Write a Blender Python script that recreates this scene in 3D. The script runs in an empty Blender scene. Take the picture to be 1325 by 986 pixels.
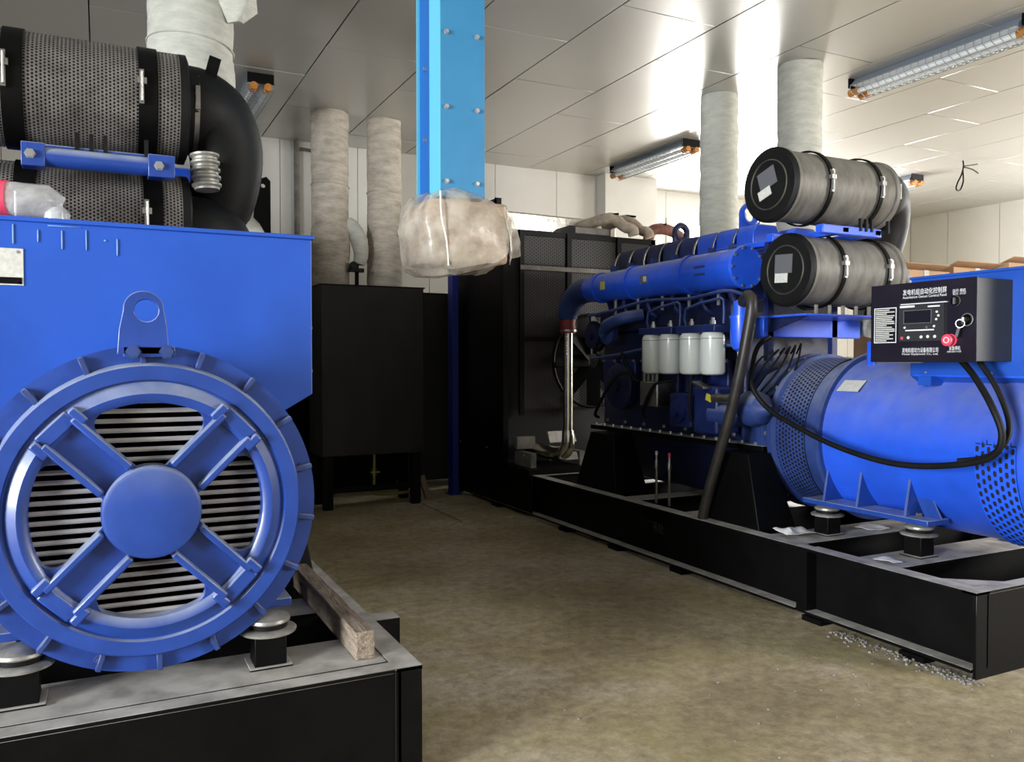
import bpy, bmesh, math, random
from mathutils import Vector, Matrix, noise
random.seed(7)
PI = math.pi
S = bpy.context.scene
COL = S.collection
# ---------------- camera ----------------
cam = bpy.data.objects.new('camera', bpy.data.cameras.new('camera')); COL.objects.link(cam)
cam.location = (0, 0, 1.5)
cam.rotation_euler = (math.radians(90-1.4), 0, math.radians(-26.5))
cam.data.sensor_width = 36; cam.data.lens = 28.96; cam.data.clip_end = 100
S.camera = cam
# ---------------- world, exposure ----------------
w = bpy.data.worlds.new('world'); S.world = w; w.use_nodes = True
w.node_tree.nodes['Background'].inputs[0].default_value = (.75, .85, 1, 1)
w.node_tree.nodes['Background'].inputs[1].default_value = .3
S.view_settings.view_transform = 'Standard'; S.view_settings.look = 'None'
S.view_settings.exposure = 0.68; S.view_settings.gamma = 1
H = 4.18
WX0, WX1, WY0, WY1 = -8.6, 13.68, -3.6, 10.22
# ---------------- lights: daylight through the room's openings, plus an added floor fill ----------------
def area(name, loc, to, sx, sy, power, col):
    l = bpy.data.lights.new(name, 'AREA'); l.shape = 'RECTANGLE'; l.size = sx; l.size_y = sy
    l.energy = power; l.color = col
    o = bpy.data.objects.new(name, l); COL.objects.link(o); o.location = loc
    o.rotation_euler = (Vector(to)-Vector(loc)).to_track_quat('-Z', 'Y').to_euler()
    return o
ld = area('daylight_left_door', (-8.4, -.6, 2.0), (3, 2.2, .9), 4.0, 3.2, 560, (.93, .97, 1))
rfill = area('rear_floor_fill', (8.0, -3.4, 2.6), (4.6, 1.8, 0), 3.5, 2.0, 285, (1, .97, .93))  # unseen rear fill, added and aimed down to brighten the floor
ld.data.spread = math.radians(95); rfill.data.spread = math.radians(110)
area('daylight_back_window', (9.2, 10.35, 3.1), (8.6, 7, 3.0), 2.4, 1.3, 240, (1, .98, .95))
area('daylight_right_window', (13.4, 4.5, 2.6), (8, 5, 3.0), 4.0, 1.8, 330, (1, .98, .95))

# ================= materials =================
def mat(name, col, *a_, dr=(.25, 1), **k_):
    return mat_(name, col, *a_, dr=dr, **k_)
def mat_(name, col, rough=.5, metal=0, var=.0, scale=6, dust=0, bump=0, bscale=40, spec=.5, coat=0, emis=0, stretch=None, dustcol=(.42,.42,.42), var2=None, dr=(.25, 1)):
    m = bpy.data.materials.new(name); m.use_nodes = True
    nt = m.node_tree; N = nt.nodes; L = nt.links; b = N['Principled BSDF']
    b.inputs['Base Color'].default_value = (*col, 1); b.inputs['Roughness'].default_value = rough
    b.inputs['Metallic'].default_value = metal; b.inputs['Specular IOR Level'].default_value = spec
    b.inputs['Coat Weight'].default_value = coat; b.inputs['Coat Roughness'].default_value = .12
    if emis:
        b.inputs['Emission Color'].default_value = (*col, 1); b.inputs['Emission Strength'].default_value = emis
    if var or dust or bump:
        tc = N.new('ShaderNodeNewGeometry')
        mp = N.new('ShaderNodeMapping'); L.new(tc.outputs['Position'], mp.inputs[0])
        if stretch: mp.inputs['Scale'].default_value = stretch
    out = None
    if var:
        n = N.new('ShaderNodeTexNoise'); n.inputs['Scale'].default_value = scale; n.inputs['Detail'].default_value = 8
        n.inputs['Roughness'].default_value = .65
        L.new(mp.outputs[0], n.inputs[0])
        r = N.new('ShaderNodeValToRGB'); r.color_ramp.elements[0].position = .32; r.color_ramp.elements[1].position = .7
        c2 = var2 or tuple(min(1, c*(1+var)) for c in col); c1 = tuple(c*(1-var) for c in col)
        r.color_ramp.elements[0].color = (*c1, 1); r.color_ramp.elements[1].color = (*c2, 1)
        L.new(n.outputs[0], r.inputs[0]); out = r.outputs[0]
        mr = N.new('ShaderNodeMapRange'); mr.inputs[3].default_value = max(0, rough-.1); mr.inputs[4].default_value = min(1, rough+.15)
        L.new(n.outputs[0], mr.inputs[0]); L.new(mr.outputs[0], b.inputs['Roughness'])
    if dust:
        sx = N.new('ShaderNodeSeparateXYZ'); L.new(tc.outputs['Normal'], sx.inputs[0])
        mr = N.new('ShaderNodeMapRange'); mr.inputs[1].default_value = dr[0]; mr.inputs[2].default_value = dr[1]; mr.inputs[4].default_value = dust
        L.new(sx.outputs[2], mr.inputs[0])
        n2 = N.new('ShaderNodeTexNoise'); n2.inputs['Scale'].default_value = 9; n2.inputs['Detail'].default_value = 6; L.new(mp.outputs[0], n2.inputs[0])
        mm = N.new('ShaderNodeMath'); mm.operation = 'MULTIPLY'; L.new(mr.outputs[0], mm.inputs[0]); 
        m2 = N.new('ShaderNodeMapRange'); m2.inputs[1].default_value = .3; m2.inputs[2].default_value = .6; m2.inputs[3].default_value = .55
        L.new(n2.outputs[0], m2.inputs[0]); L.new(m2.outputs[0], mm.inputs[1])
        mx = N.new('ShaderNodeMix'); mx.data_type = 'RGBA'; L.new(mm.outputs[0], mx.inputs[0])
        if out: L.new(out, mx.inputs[6])
        else: mx.inputs[6].default_value = (*col, 1)
        mx.inputs[7].default_value = (*dustcol, 1); out = mx.outputs[2]
    if out: L.new(out, b.inputs['Base Color'])
    if bump:
        n3 = N.new('ShaderNodeTexNoise'); n3.inputs['Scale'].default_value = bscale; n3.inputs['Detail'].default_value = 4; L.new(mp.outputs[0], n3.inputs[0])
        bp = N.new('ShaderNodeBump'); bp.inputs['Strength'].default_value = bump; bp.inputs['Distance'].default_value = .01
        L.new(n3.outputs[0], bp.inputs['Height']); L.new(bp.outputs[0], b.inputs['Normal'])
    return m
M = {}
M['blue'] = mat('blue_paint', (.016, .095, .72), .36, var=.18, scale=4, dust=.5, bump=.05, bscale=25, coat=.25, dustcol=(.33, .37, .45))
M['blueb'] = mat('dusty_lit_barrel_blue', (.014, .082, .60), .38, var=.2, scale=2.5, dust=.62, dr=(0, .85), bump=.05, bscale=20, coat=.2, dustcol=(.24, .26, .33))  # brighter than the box blue to carry side light; dust greys the top
M['edge'] = mat('pale_blue_edge_highlight', (.16, .30, .62), .5)  # pale blue paints in the light caught on the raised letter edges
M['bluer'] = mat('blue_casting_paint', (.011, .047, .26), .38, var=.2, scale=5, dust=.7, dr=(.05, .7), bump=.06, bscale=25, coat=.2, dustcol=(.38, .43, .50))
M['zinc'] = mat('dusty_zinc_cup', (.34, .33, .30), .4, .5, var=.4, scale=14)
M['bluebox'] = mat('blue_sheet_paint', (.010, .072, .42), .42, var=.12, scale=2, dust=.1, coat=.1, bump=.05, bscale=3)
M['bluedust'] = mat('dusty_blue_paint', (.018, .042, .17), .5, var=.3, scale=5, dust=.75, dustcol=(.30, .32, .38), bump=.08, bscale=30)
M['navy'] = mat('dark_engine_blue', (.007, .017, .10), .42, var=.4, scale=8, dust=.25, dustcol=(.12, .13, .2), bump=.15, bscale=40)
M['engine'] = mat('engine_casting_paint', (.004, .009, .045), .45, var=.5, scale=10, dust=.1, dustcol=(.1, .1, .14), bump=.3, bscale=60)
M['black'] = mat('black_skid_paint', (.0018, .0017, .0018), .5, var=.4, scale=5, dust=.95, dustcol=(.52, .50, .46), bump=.05, spec=.14)
M['blackc'] = mat('black_cabinet_paint', (.0018, .0017, .0018), .45, var=.3, scale=4, bump=.03, spec=.14)
M['tank'] = mat('black_tank_paint', (.006, .0055, .005), .5, var=.6, scale=2.2, stretch=(1, 1, .3), var2=(.022, .021, .02), spec=.35)
M['rubber'] = mat('black_rubber', (.004, .004, .004), .55, var=.3, scale=8, bump=.1, spec=.25)
M['hose'] = mat('worn_rubber_hose', (.02, .017, .014), .4, var=.4, scale=8, dust=.3, dustcol=(.2, .18, .15), bump=.1)
M['steel'] = mat('dull_steel', (.38, .37, .35), .35, 1, var=.25, scale=12)
M['bolt'] = mat('plated_bolt_steel', (.55, .56, .58), .35, .9)
M['chrome'] = mat('polished_steel_pipe', (.72, .68, .6), .2, 1, var=.15, scale=9)
M['foil'] = mat('silver_foil_wrap', (.68, .66, .62), .32, .75, var=.2, scale=5, bump=.7, bscale=11)
M['foild'] = mat('dusty_foil', (.34, .33, .29), .4, .5, var=.3, scale=7, bump=.6, bscale=16)
M['clean'] = mat('grey_filter_canister', (.15, .14, .12), .5, .1, var=.35, scale=7, dust=.4, dustcol=(.22, .215, .19), stretch=(3, 1, 1))
M['perf'] = mat('perforated_grey_steel', (.155, .142, .13), .45, .3, var=.45, scale=8, dust=.3, dustcol=(.3, .29, .27))
M['mesh'] = mat('black_guard_mesh', (.022, .02, .018), .5)
M['dark'] = mat('dark_void', (.004, .004, .004), .8)
M['white'] = mat('white_filter_can', (.66, .7, .66), .25, coat=.5)
M['paper'] = mat('white_paper', (.75, .75, .72), .8, bump=.3, bscale=20)
M['label'] = mat('pale_label', (.55, .55, .5), .5, var=.15, scale=60)
M['labelg'] = mat('grey_label', (.11, .11, .12), .5)
M['yellow'] = mat('yellow_label', (.55, .5, .05), .5)
M['print'] = mat('white_print', (.78, .78, .8), .6)
M['fadedp'] = mat('faded_grey_print', (.085, .085, .08), .7)
M['panelk'] = mat('black_panel_face', (.009, .007, .014), .32, var=.2, scale=5)
M['panels'] = mat('dark_olive_grey_box_side', (.030, .032, .027), .5, var=.15, scale=5)
M['screen'] = mat('dark_lcd', (.012, .012, .018), .12)
M['keypad'] = mat('charcoal_controller', (.022, .023, .026), .45)
M['pink'] = mat('pinkish_red_button', (.72, .06, .12), .35)
M['red'] = mat('red_silicone_hose', (.20, .02, .02), .45, var=.3, scale=10)
M['wood'] = mat('rough_timber', (.20, .145, .10), .75, var=.5, scale=9, stretch=(6, 1, 6), bump=.5, bscale=20, var2=(.36, .29, .22))
M['card'] = mat('cardboard', (.52, .33, .19), .8, var=.12, scale=4)
M['orange'] = mat('amber_end_cap', (.42, .17, .03), .4, var=.3, scale=20)
M['fix'] = mat('grey_light_housing', (.26, .30, .36), .4, .3)
M['tubeg'] = mat('white_fluorescent_tube', (.78, .82, .86), .2)
M['reflector'] = mat('white_reflector', (.62, .66, .70), .35)
M['wire'] = mat('grey_wire', (.3, .33, .34), .4, .6)
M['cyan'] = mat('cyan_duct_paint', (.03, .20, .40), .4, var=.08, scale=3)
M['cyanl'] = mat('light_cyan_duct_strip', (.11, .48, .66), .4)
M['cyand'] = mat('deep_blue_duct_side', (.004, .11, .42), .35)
M['postb'] = mat('blue_post_paint', (.006, .02, .22), .45)
M['brass'] = mat('brass_pipe', (.32, .28, .1), .4, .7)
M['debris'] = mat('cement_crumbs', (.22, .21, .2), .9, var=.5, scale=60)
M['brown'] = mat('brown_wrapped_goods', (.36, .27, .20), .7, var=.35, scale=7, stretch=(1, 1, 4))
M['cloth'] = mat('glass_cloth_wrap', (.52, .52, .46), .8, var=.16, scale=7, stretch=(1, 1, 3), bump=.9, bscale=14, dust=.2)
M['clothd'] = mat('stained_glass_cloth', (.46, .41, .34), .85, var=.3, scale=5, stretch=(1, 1, 3), bump=.9, bscale=16)
M['clothb'] = mat('tan_cloth_tape', (.46, .38, .3), .8, var=.3, scale=12, bump=.5)
M['rust'] = mat('red_brown_tape', (.2, .08, .06), .7, var=.5, scale=14)
M['conduit'] = mat('grey_conduit', (.15, .14, .12), .6, var=.5, scale=6)
M['wall'] = mat('cream_sandwich_panel', (.60, .585, .54), .42, var=.05, scale=1.2, bump=.02, bscale=3)
M['ceil'] = mat('grey_white_ceiling_panel', (.50, .49, .465), .30, metal=.3, var=.03, scale=.5, bump=.02, bscale=2.5, coat=.3)
M['seam'] = mat('dark_seam', (.12, .115, .1), .7)
M['slat'] = mat('grey_louvre_slat', (.42, .40, .38), .4, .3, var=.15, scale=5)
M['ceil'].node_tree.nodes['Principled BSDF'].inputs['Coat Roughness'].default_value = .26
def glasslike(name, col, fac, rough):
    m = bpy.data.materials.new(name); m.use_nodes = True; nt = m.node_tree; N = nt.nodes; L = nt.links
    b = N['Principled BSDF']; b.inputs['Base Color'].default_value = (*col, 1); b.inputs['Roughness'].default_value = rough
    t = N.new('ShaderNodeBsdfTransparent'); mx = N.new('ShaderNodeMixShader')
    g = N.new('ShaderNodeNewGeometry'); n = N.new('ShaderNodeTexNoise'); n.inputs['Scale'].default_value = 10; n.inputs['Detail'].default_value = 5
    L.new(g.outputs['Position'], n.inputs[0])
    mr = N.new('ShaderNodeMapRange'); mr.inputs[1].default_value = .35; mr.inputs[2].default_value = .65; mr.inputs[3].default_value = fac-.2; mr.inputs[4].default_value = fac+.2
    L.new(n.outputs[0], mr.inputs[0]); L.new(mr.outputs[0], mx.inputs[0]); L.new(t.outputs[0], mx.inputs[1]); L.new(b.outputs[0], mx.inputs[2])
    L.new(mx.outputs[0], N['Material Output'].inputs[0])
    bp = N.new('ShaderNodeBump'); bp.inputs['Strength'].default_value = .5; bp.inputs['Distance'].default_value = .02; L.new(n.outputs[0], bp.inputs['Height']); L.new(bp.outputs[0], b.inputs['Normal'])
    return m
M['film'] = glasslike('cloudy_plastic_film', (.58, .52, .43), .44, .3)
M['clear'] = glasslike('clear_plastic', (.8, .82, .82), .5, .15)
M['pane'] = mat('daylit_frosted_pane', (1, .98, .94), .4, emis=5)
def floor_mat():
    m = bpy.data.materials.new('dusty_concrete_floor'); m.use_nodes = True; nt = m.node_tree; N = nt.nodes; L = nt.links
    b = N['Principled BSDF']; g = N.new('ShaderNodeNewGeometry')
    def nz(s, d=8, r=.6):
        n = N.new('ShaderNodeTexNoise'); n.inputs['Scale'].default_value = s; n.inputs['Detail'].default_value = d; n.inputs['Roughness'].default_value = r
        L.new(g.outputs['Position'], n.inputs[0]); return n
    a = nz(.9); r = N.new('ShaderNodeValToRGB'); L.new(a.outputs[0], r.inputs[0])
    e = r.color_ramp.elements; e[0].position = .35; e[0].color = (.27, .225, .132, 1); e[1].position = .68; e[1].color = (.56, .49, .39, 1)
    y = e.new(.5); y.color = (.40, .34, .21, 1)
    c = nz(14, 10, .75); r2 = N.new('ShaderNodeValToRGB'); L.new(c.outputs[0], r2.inputs[0])
    r2.color_ramp.elements[0].position = .3; r2.color_ramp.elements[0].color = (.46, .44, .41, 1); r2.color_ramp.elements[1].position = .62; r2.color_ramp.elements[1].color = (1.08, 1.07, 1.05, 1)
    mx = N.new('ShaderNodeMix'); mx.data_type = 'RGBA'; mx.blend_type = 'MULTIPLY'; mx.inputs[0].default_value = .95
    L.new(r.outputs[0], mx.inputs[6]); L.new(r2.outputs[0], mx.inputs[7])
    # greenish yellow patches of old stain
    s = nz(1.7, 5); r3 = N.new('ShaderNodeMapRange'); r3.inputs[1].default_value = .52; r3.inputs[2].default_value = .72; r3.inputs[4].default_value = .45; L.new(s.outputs[0], r3.inputs[0])
    m2 = N.new('ShaderNodeMix'); m2.data_type = 'RGBA'; L.new(r3.outputs[0], m2.inputs[0]); L.new(mx.outputs[2], m2.inputs[6]); m2.inputs[7].default_value = (.36, .32, .13, 1)
    # white crumb specks
    v = N.new('ShaderNodeTexVoronoi'); v.inputs['Scale'].default_value = 16; L.new(g.outputs['Position'], v.inputs[0])
    r4 = N.new('ShaderNodeMapRange'); r4.inputs[1].default_value = .05; r4.inputs[2].default_value = .09; r4.inputs[3].default_value = .5; r4.inputs[4].default_value = 0; L.new(v.outputs[0], r4.inputs[0])
    q = N.new('ShaderNodeMath'); q.operation = 'MULTIPLY'; L.new(r4.outputs[0], q.inputs[0])
    r5 = N.new('ShaderNodeMapRange'); r5.inputs[1].default_value = .5; r5.inputs[2].default_value = .6; L.new(c.outputs[0], r5.inputs[0]); L.new(r5.outputs[0], q.inputs[1])
    m3 = N.new('ShaderNodeMix'); m3.data_type = 'RGBA'; L.new(q.outputs[0], m3.inputs[0]); L.new(m2.outputs[2], m3.inputs[6]); m3.inputs[7].default_value = (.55, .52, .47, 1)
    L.new(m3.outputs[2], b.inputs['Base Color'])
    b.inputs['Roughness'].default_value = .62; b.inputs['Specular IOR Level'].default_value = .35
    bp = N.new('ShaderNodeBump'); bp.inputs['Strength'].default_value = .7; bp.inputs['Distance'].default_value = .012
    L.new(c.outputs[0], bp.inputs['Height']); L.new(bp.outputs[0], b.inputs['Normal'])
    return m
M['floor'] = floor_mat()

# ================= geometry helpers =================
OFF = Vector((0, 0, 0))
WL = {}                                   # world location of each object
def frame(d):
    d = Vector(d).normalized(); a = Vector((0, 0, 1)) if abs(d.z) < .9 else Vector((1, 0, 0))
    u = d.cross(a).normalized(); return u, d.cross(u).normalized(), d
class MB:
    def __init__(s): s.v = []; s.f = []
    def add(s, vs, fs):
        o = len(s.v); s.v += [Vector(p)+OFF for p in vs]; s.f += [[i+o for i in f] for f in fs]; return s
    def box(s, x0, x1, y0, y1, z0, z1):
        v = [(x, y, z) for x in (x0, x1) for y in (y0, y1) for z in (z0, z1)]
        return s.add(v, [(0, 1, 3, 2), (4, 6, 7, 5), (0, 4, 5, 1), (2, 3, 7, 6), (0, 2, 6, 4), (1, 5, 7, 3)])
    def obox(s, c, size, rot):
        R = rot if isinstance(rot, Matrix) else Matrix.Rotation(rot[1], 3, rot[0])
        v = [Vector(c)+R @ Vector((x*size[0]/2, y*size[1]/2, z*size[2]/2)) for x in (-1, 1) for y in (-1, 1) for z in (-1, 1)]
        return s.add(v, [(0, 1, 3, 2), (4, 6, 7, 5), (0, 4, 5, 1), (2, 3, 7, 6), (0, 2, 6, 4), (1, 5, 7, 3)])
    def lathe(s, c, axis, prof, n=32, a0=0, a1=2*PI, cap=True):      # prof: [(distance along axis, radius)]
        u, w_, d = frame(axis); c = Vector(c); full = abs(a1-a0-2*PI) < 1e-6; m = n if full else n+1; vs = []
        for t, r in prof:
            for k in range(m):
                a = a0+(a1-a0)*k/n; vs.append(c+d*t+(u*math.cos(a)+w_*math.sin(a))*r)
        fs = []
        for i in range(len(prof)-1):
            for k in range(n):
                a = i*m+k; b = i*m+(k+1) % m; fs.append((a, b, b+m, a+m))
        if full and cap:
            if prof[0][1] > 1e-5: fs.append(tuple(range(m))[::-1])
            if prof[-1][1] > 1e-5: fs.append(tuple((len(prof)-1)*m+k for k in range(m)))
        return s.add(vs, fs)
    def cyl(s, p0, p1, r, r2=None, n=20):
        d = Vector(p1)-Vector(p0); return s.lathe(p0, d, [(0, r), (d.length, r if r2 is None else r2)], n)
    def tube(s, pts, r, n=10, sub=5):
        P = [Vector(p) for p in pts]; rr = r if isinstance(r, (list, tuple)) else [r]*len(P)
        if sub > 1 and len(P) > 2:
            Q = []; q = []
            for i in range(len(P)-1):
                a = P[max(i-1, 0)]; b = P[i]; c = P[i+1]; d = P[min(i+2, len(P)-1)]
                for k in range(sub):
                    t = k/sub
                    Q.append(.5*((2*b)+(c-a)*t+(2*a-5*b+4*c-d)*t*t+(3*b-a-3*c+d)*t**3)); q.append(rr[i]*(1-t)+rr[i+1]*t)
            Q.append(P[-1]); q.append(rr[-1]); P, rr = Q, q
        T = [(P[min(i+1, len(P)-1)]-P[max(i-1, 0)]).normalized() for i in range(len(P))]
        u, _, _ = frame(T[0]); vs = []
        for i, p in enumerate(P):
            u = (u-T[i]*u.dot(T[i])).normalized(); w_ = T[i].cross(u)
            for k in range(n):
                a = 2*PI*k/n; vs.append(p+(u*math.cos(a)+w_*math.sin(a))*rr[i])
        fs = [(i*n+k, i*n+(k+1) % n, (i+1)*n+(k+1) % n, (i+1)*n+k) for i in range(len(P)-1) for k in range(n)]
        fs += [tuple(range(n))[::-1], tuple((len(P)-1)*n+k for k in range(n))]
        return s.add(vs, fs)
    def torus(s, c, axis, R, r, n=32, m=8):
        u, w_, d = frame(axis); c = Vector(c); vs = []
        for i in range(n):
            a = 2*PI*i/n; e = u*math.cos(a)+w_*math.sin(a)
            for k in range(m):
                b = 2*PI*k/m; vs.append(c+e*(R+r*math.cos(b))+d*r*math.sin(b))
        return s.add(vs, [(i*m+k, i*m+(k+1) % m, ((i+1) % n)*m+(k+1) % m, ((i+1) % n)*m+k) for i in range(n) for k in range(m)])
    def ring(s, c, axis, r0, r1, t, n=48):      # flat annulus with thickness t along axis
        u, w_, d = frame(axis); c = Vector(c); vs = []
        for k in range(n):
            a = 2*PI*k/n; e = u*math.cos(a)+w_*math.sin(a)
            vs += [c+e*r0, c+e*r1, c+e*r1+d*t, c+e*r0+d*t]
        return s.add(vs, [(4*k+j, 4*k+(j+1) % 4, 4*((k+1) % n)+(j+1) % 4, 4*((k+1) % n)+j) for k in range(n) for j in range(4)])
    def prism(s, poly, fn, t):                  # poly 2D, fn(a,b,h)->3D, thickness t
        n = len(poly); vs = [fn(a, b, 0) for a, b in poly]+[fn(a, b, t) for a, b in poly]
        return s.add(vs, [tuple(range(n))[::-1], tuple(range(n, 2*n))]+[(i, (i+1) % n, n+(i+1) % n, n+i) for i in range(n)])
    def holed(s, outer, inner, ctr, fn, t, n=48):   # plate between two star-shaped outlines
        def hit(poly, a):
            dx, dy = math.cos(a), math.sin(a); best = None
            for i in range(len(poly)):
                x1, y1 = poly[i][0]-ctr[0], poly[i][1]-ctr[1]; x2, y2 = poly[(i+1) % len(poly)][0]-ctr[0], poly[(i+1) % len(poly)][1]-ctr[1]
                ex, ey = x2-x1, y2-y1; D = dx*ey-dy*ex
                if abs(D) < 1e-12: continue
                q = (x1*ey-y1*ex)/D; m = (x1*dy-y1*dx)/D
                if q > 0 and -1e-9 <= m <= 1+1e-9: best = q if best is None else max(best, q)
            return (ctr[0]+dx*best, ctr[1]+dy*best)
        angs = [2*PI*k/n for k in range(n)]
        for p in list(outer)+list(inner): angs.append(math.atan2(p[1]-ctr[1], p[0]-ctr[0]) % (2*PI))
        angs = sorted(set(round(a, 5) for a in angs)); m = len(angs)
        O = [hit(outer, a) for a in angs]; I = [hit(inner, a) for a in angs]; vs = []
        for k in range(m): vs += [fn(*I[k], 0), fn(*O[k], 0), fn(*O[k], t), fn(*I[k], t)]
        return s.add(vs, [(4*k+j, 4*k+(j+1) % 4, 4*((k+1) % m)+(j+1) % 4, 4*((k+1) % m)+j) for k in range(m) for j in range(4)])
    def perf(s, fn, u0, u1, v0, v1, nu, nv, hu=.55, hv=.55, stag=True):   # sheet with real rhombic holes
        du = (u1-u0)/nu; dv = (v1-v0)/nv
        for i in range(nu):
            for j in range(nv):
                a = u0+i*du; b = v0+(j+(.5 if (stag and i % 2) else 0))*dv
                ca, cb = a+du/2, b+dv/2
                O = [(a, b), (ca, b), (a+du, b), (a+du, cb), (a+du, b+dv), (ca, b+dv), (a, b+dv), (a, cb)]
                I = [(ca-du*hu*.35, cb-dv*hv*.5), (ca, cb-dv*hv*.5), (ca+du*hu*.35, cb-dv*hv*.5), (ca+du*hu*.5, cb), (ca+du*hu*.35, cb+dv*hv*.5), (ca, cb+dv*hv*.5), (ca-du*hu*.35, cb+dv*hv*.5), (ca-du*hu*.5, cb)]
                s.add([fn(*p) for p in O+I], [(k, (k+1) % 8, 8+(k+1) % 8, 8+k) for k in range(8)])
        return s
    def build(s, name, m, parent=None, smooth=35, bevel=0, seg=2, **kw):
        me = bpy.data.meshes.new(name)
        lo = Vector([min(v[i] for v in s.v) for i in range(3)]); hi = Vector([max(v[i] for v in s.v) for i in range(3)])
        W = (lo+hi)/2
        if parent is None: W.z = lo.z
        me.from_pydata([v-W for v in s.v], [], s.f)
        bm = bmesh.new(); bm.from_mesh(me); bmesh.ops.recalc_face_normals(bm, faces=bm.faces)
        bm.to_mesh(me); bm.free()
        if smooth:
            me.polygons.foreach_set('use_smooth', [True]*len(me.polygons)); me.set_sharp_from_angle(angle=math.radians(smooth))
        for mm in (m if isinstance(m, list) else [m]): me.materials.append(M[mm])
        o = bpy.data.objects.new(name, me); COL.objects.link(o)
        if parent: o.parent = parent; o.location = W-WL[parent]
        else: o.location = W
        WL[o] = W
        if bevel:
            b = o.modifiers.new('bevel', 'BEVEL'); b.width = bevel; b.segments = seg; b.limit_method = 'ANGLE'; b.angle_limit = math.radians(40)
        for k, v in kw.items(): o[k] = v
        return o
def at(src, dv, parent=None, name=None):        # copy that shares its mesh, moved by dv from the source
    c = src.copy(); COL.objects.link(c); p = parent or src.parent
    W = WL[src]+Vector(dv); c.parent = p; c.location = W-(WL[p] if p else Vector()); WL[c] = W
    return c
def put(src, W, parent):                        # copy at world point W
    return at(src, Vector(W)+OFF-WL[src], parent)
def thing(name, label, cat, loc, group=None):
    o = bpy.data.objects.new(name, None); COL.objects.link(o); W = Vector(loc)+OFF; o.location = W; WL[o] = W
    o.empty_display_size = .2; o['label'] = label; o['category'] = cat
    if group: o['group'] = group
    return o
def tag(o, label, cat, group=None):
    o['label'] = label; o['category'] = cat
    if group: o['group'] = group
    return o
def crumple(o, amp, sc, seed=0):
    for v in o.data.vertices:
        p = (v.co+WL[o])*sc+Vector((seed, seed, 0)); v.co += noise.noise_vector(p)*amp
def subdiv(o, n=1):
    bm = bmesh.new(); bm.from_mesh(o.data); bmesh.ops.subdivide_edges(bm, edges=bm.edges, cuts=n, use_grid_fill=True); bm.to_mesh(o.data); bm.free()
def hexbolt(p, axis, r=.014, h=.012):
    return MB().lathe(p, axis, [(0, r*1.25), (.003, r*1.25), (.003, r), (h, r), (h, 0)], 6)
def text(body, size, origin, ex, ey, m, parent, name='lettering', width=None, depth=.0008):
    cu = bpy.data.curves.new('t', 'FONT'); cu.body = body; cu.size = size; cu.extrude = 0; cu.resolution_u = 2
    to = bpy.data.objects.new('t', cu); COL.objects.link(to); bpy.context.view_layer.update()
    me = bpy.data.meshes.new_from_object(to.evaluated_get(bpy.context.evaluated_depsgraph_get()))
    bpy.data.objects.remove(to)
    if not me.vertices: return None
    xs = [v.co.x for v in me.vertices]; k = 1
    if width: k = width/(max(xs)-min(xs))
    x0 = min(xs); ex = Vector(ex); ey = Vector(ey)
    vs = [Vector(origin)+ex*((v.co.x-x0)*k)+ey*v.co.y for v in me.vertices]
    mb = MB().add(vs, [list(p.vertices) for p in me.polygons])
    return mb.build(name, m, parent, smooth=0)

# ================= setting =================
fl = MB().box(WX0-.2, WX1+.2, WY0-.2, 11.2, -.15, 0).build('floor', 'floor', smooth=0, kind='structure')
ce = MB().box(WX0-.2, WX1+.2, WY0-.2, 11.2, H+.03, H+.15).build('ceiling', 'seam', smooth=0, kind='structure')
pan = MB().box(-.05, .85-.010, 5.25, 7.05-.008, H, H+.028).build('ceiling_panel', 'ceil', ce, bevel=.003, seg=1)
first = True
for i in range(-4, 16):
    for j in range(-5, 4):
        y0 = 5.25+1.8*j+(.8 if i % 2 else 0)
        dv = (.9*i, y0-5.25, random.uniform(-.0015, .0015))
        if i == 0 and j == 0: continue
        at(pan, dv)
def wall(name, boxes, panels):
    wl = MB()
    for b in boxes: wl.box(*b)
    return wl.build(name, 'seam', smooth=0, kind='structure')
wb = wall('wall_back', [(WX0-.2, 7.37, WY1+.03, 11.2, 0, H+.03), (7.37, 8.0, 10.63, 11.2, 0, H+.03), (10.4, WX1+.2, 10.63, 11.2, 0, H+.03),
                        (8.0, 10.4, 10.63, 11.2, 0, 2.45), (8.0, 10.4, 10.63, 11.2, 3.75, H+.03)], 0)
def wpanel(parent, x0, x1, y, z0=0, z1=H+.03):
    MB().box(x0+.003, x1-.003, y, y+.03, z0, z1).build('wall_panel', 'wall', parent, bevel=.002, seg=1)
x = WX0
while x < 6.47-.01:
    x2 = min(x+.96, 6.47); wpanel(wb, x, x2, WY1); x = x2
wpanel(wb, 7.37, 8.0, 10.60)
x = 8.0
while x < 10.39: wpanel(wb, x, x+.8, 10.6, 0, 2.45); wpanel(wb, x, x+.8, 10.6, 3.75); x += .8
x = 10.4
while x < WX1-.01: x2 = min(x+.82, WX1); wpanel(wb, x, x2, 10.6); x = x2
pier = MB().box(6.47, 7.37, 9.99, 10.6, 0, H).build('wall_pier', 'wall', wb, bevel=.004)
def wallx(name, x, s):
    wl = MB().box(min(x, x+s*.2), max(x, x+s*.2), WY0-.2, 11.2, 0, H+.03).build(name, 'seam', smooth=0, kind='structure')
    y = WY0
    while y < 10.6:
        y2 = min(y+.96, 10.6); MB().box(min(x, x-s*.03), max(x, x-s*.03), y+.003, y2-.003, 0, H).build('wall_panel', 'wall', wl, bevel=.002, seg=1); y = y2
    return wl
wr = wallx('wall_right', WX1+.03, 1)
wl_ = wallx('wall_left', WX0-.03, -1)
wf = MB().box(WX0-.2, WX1+.2, WY0-.2, WY0, 0, H+.03).build('wall_front', 'wall', smooth=0, kind='structure')
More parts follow.
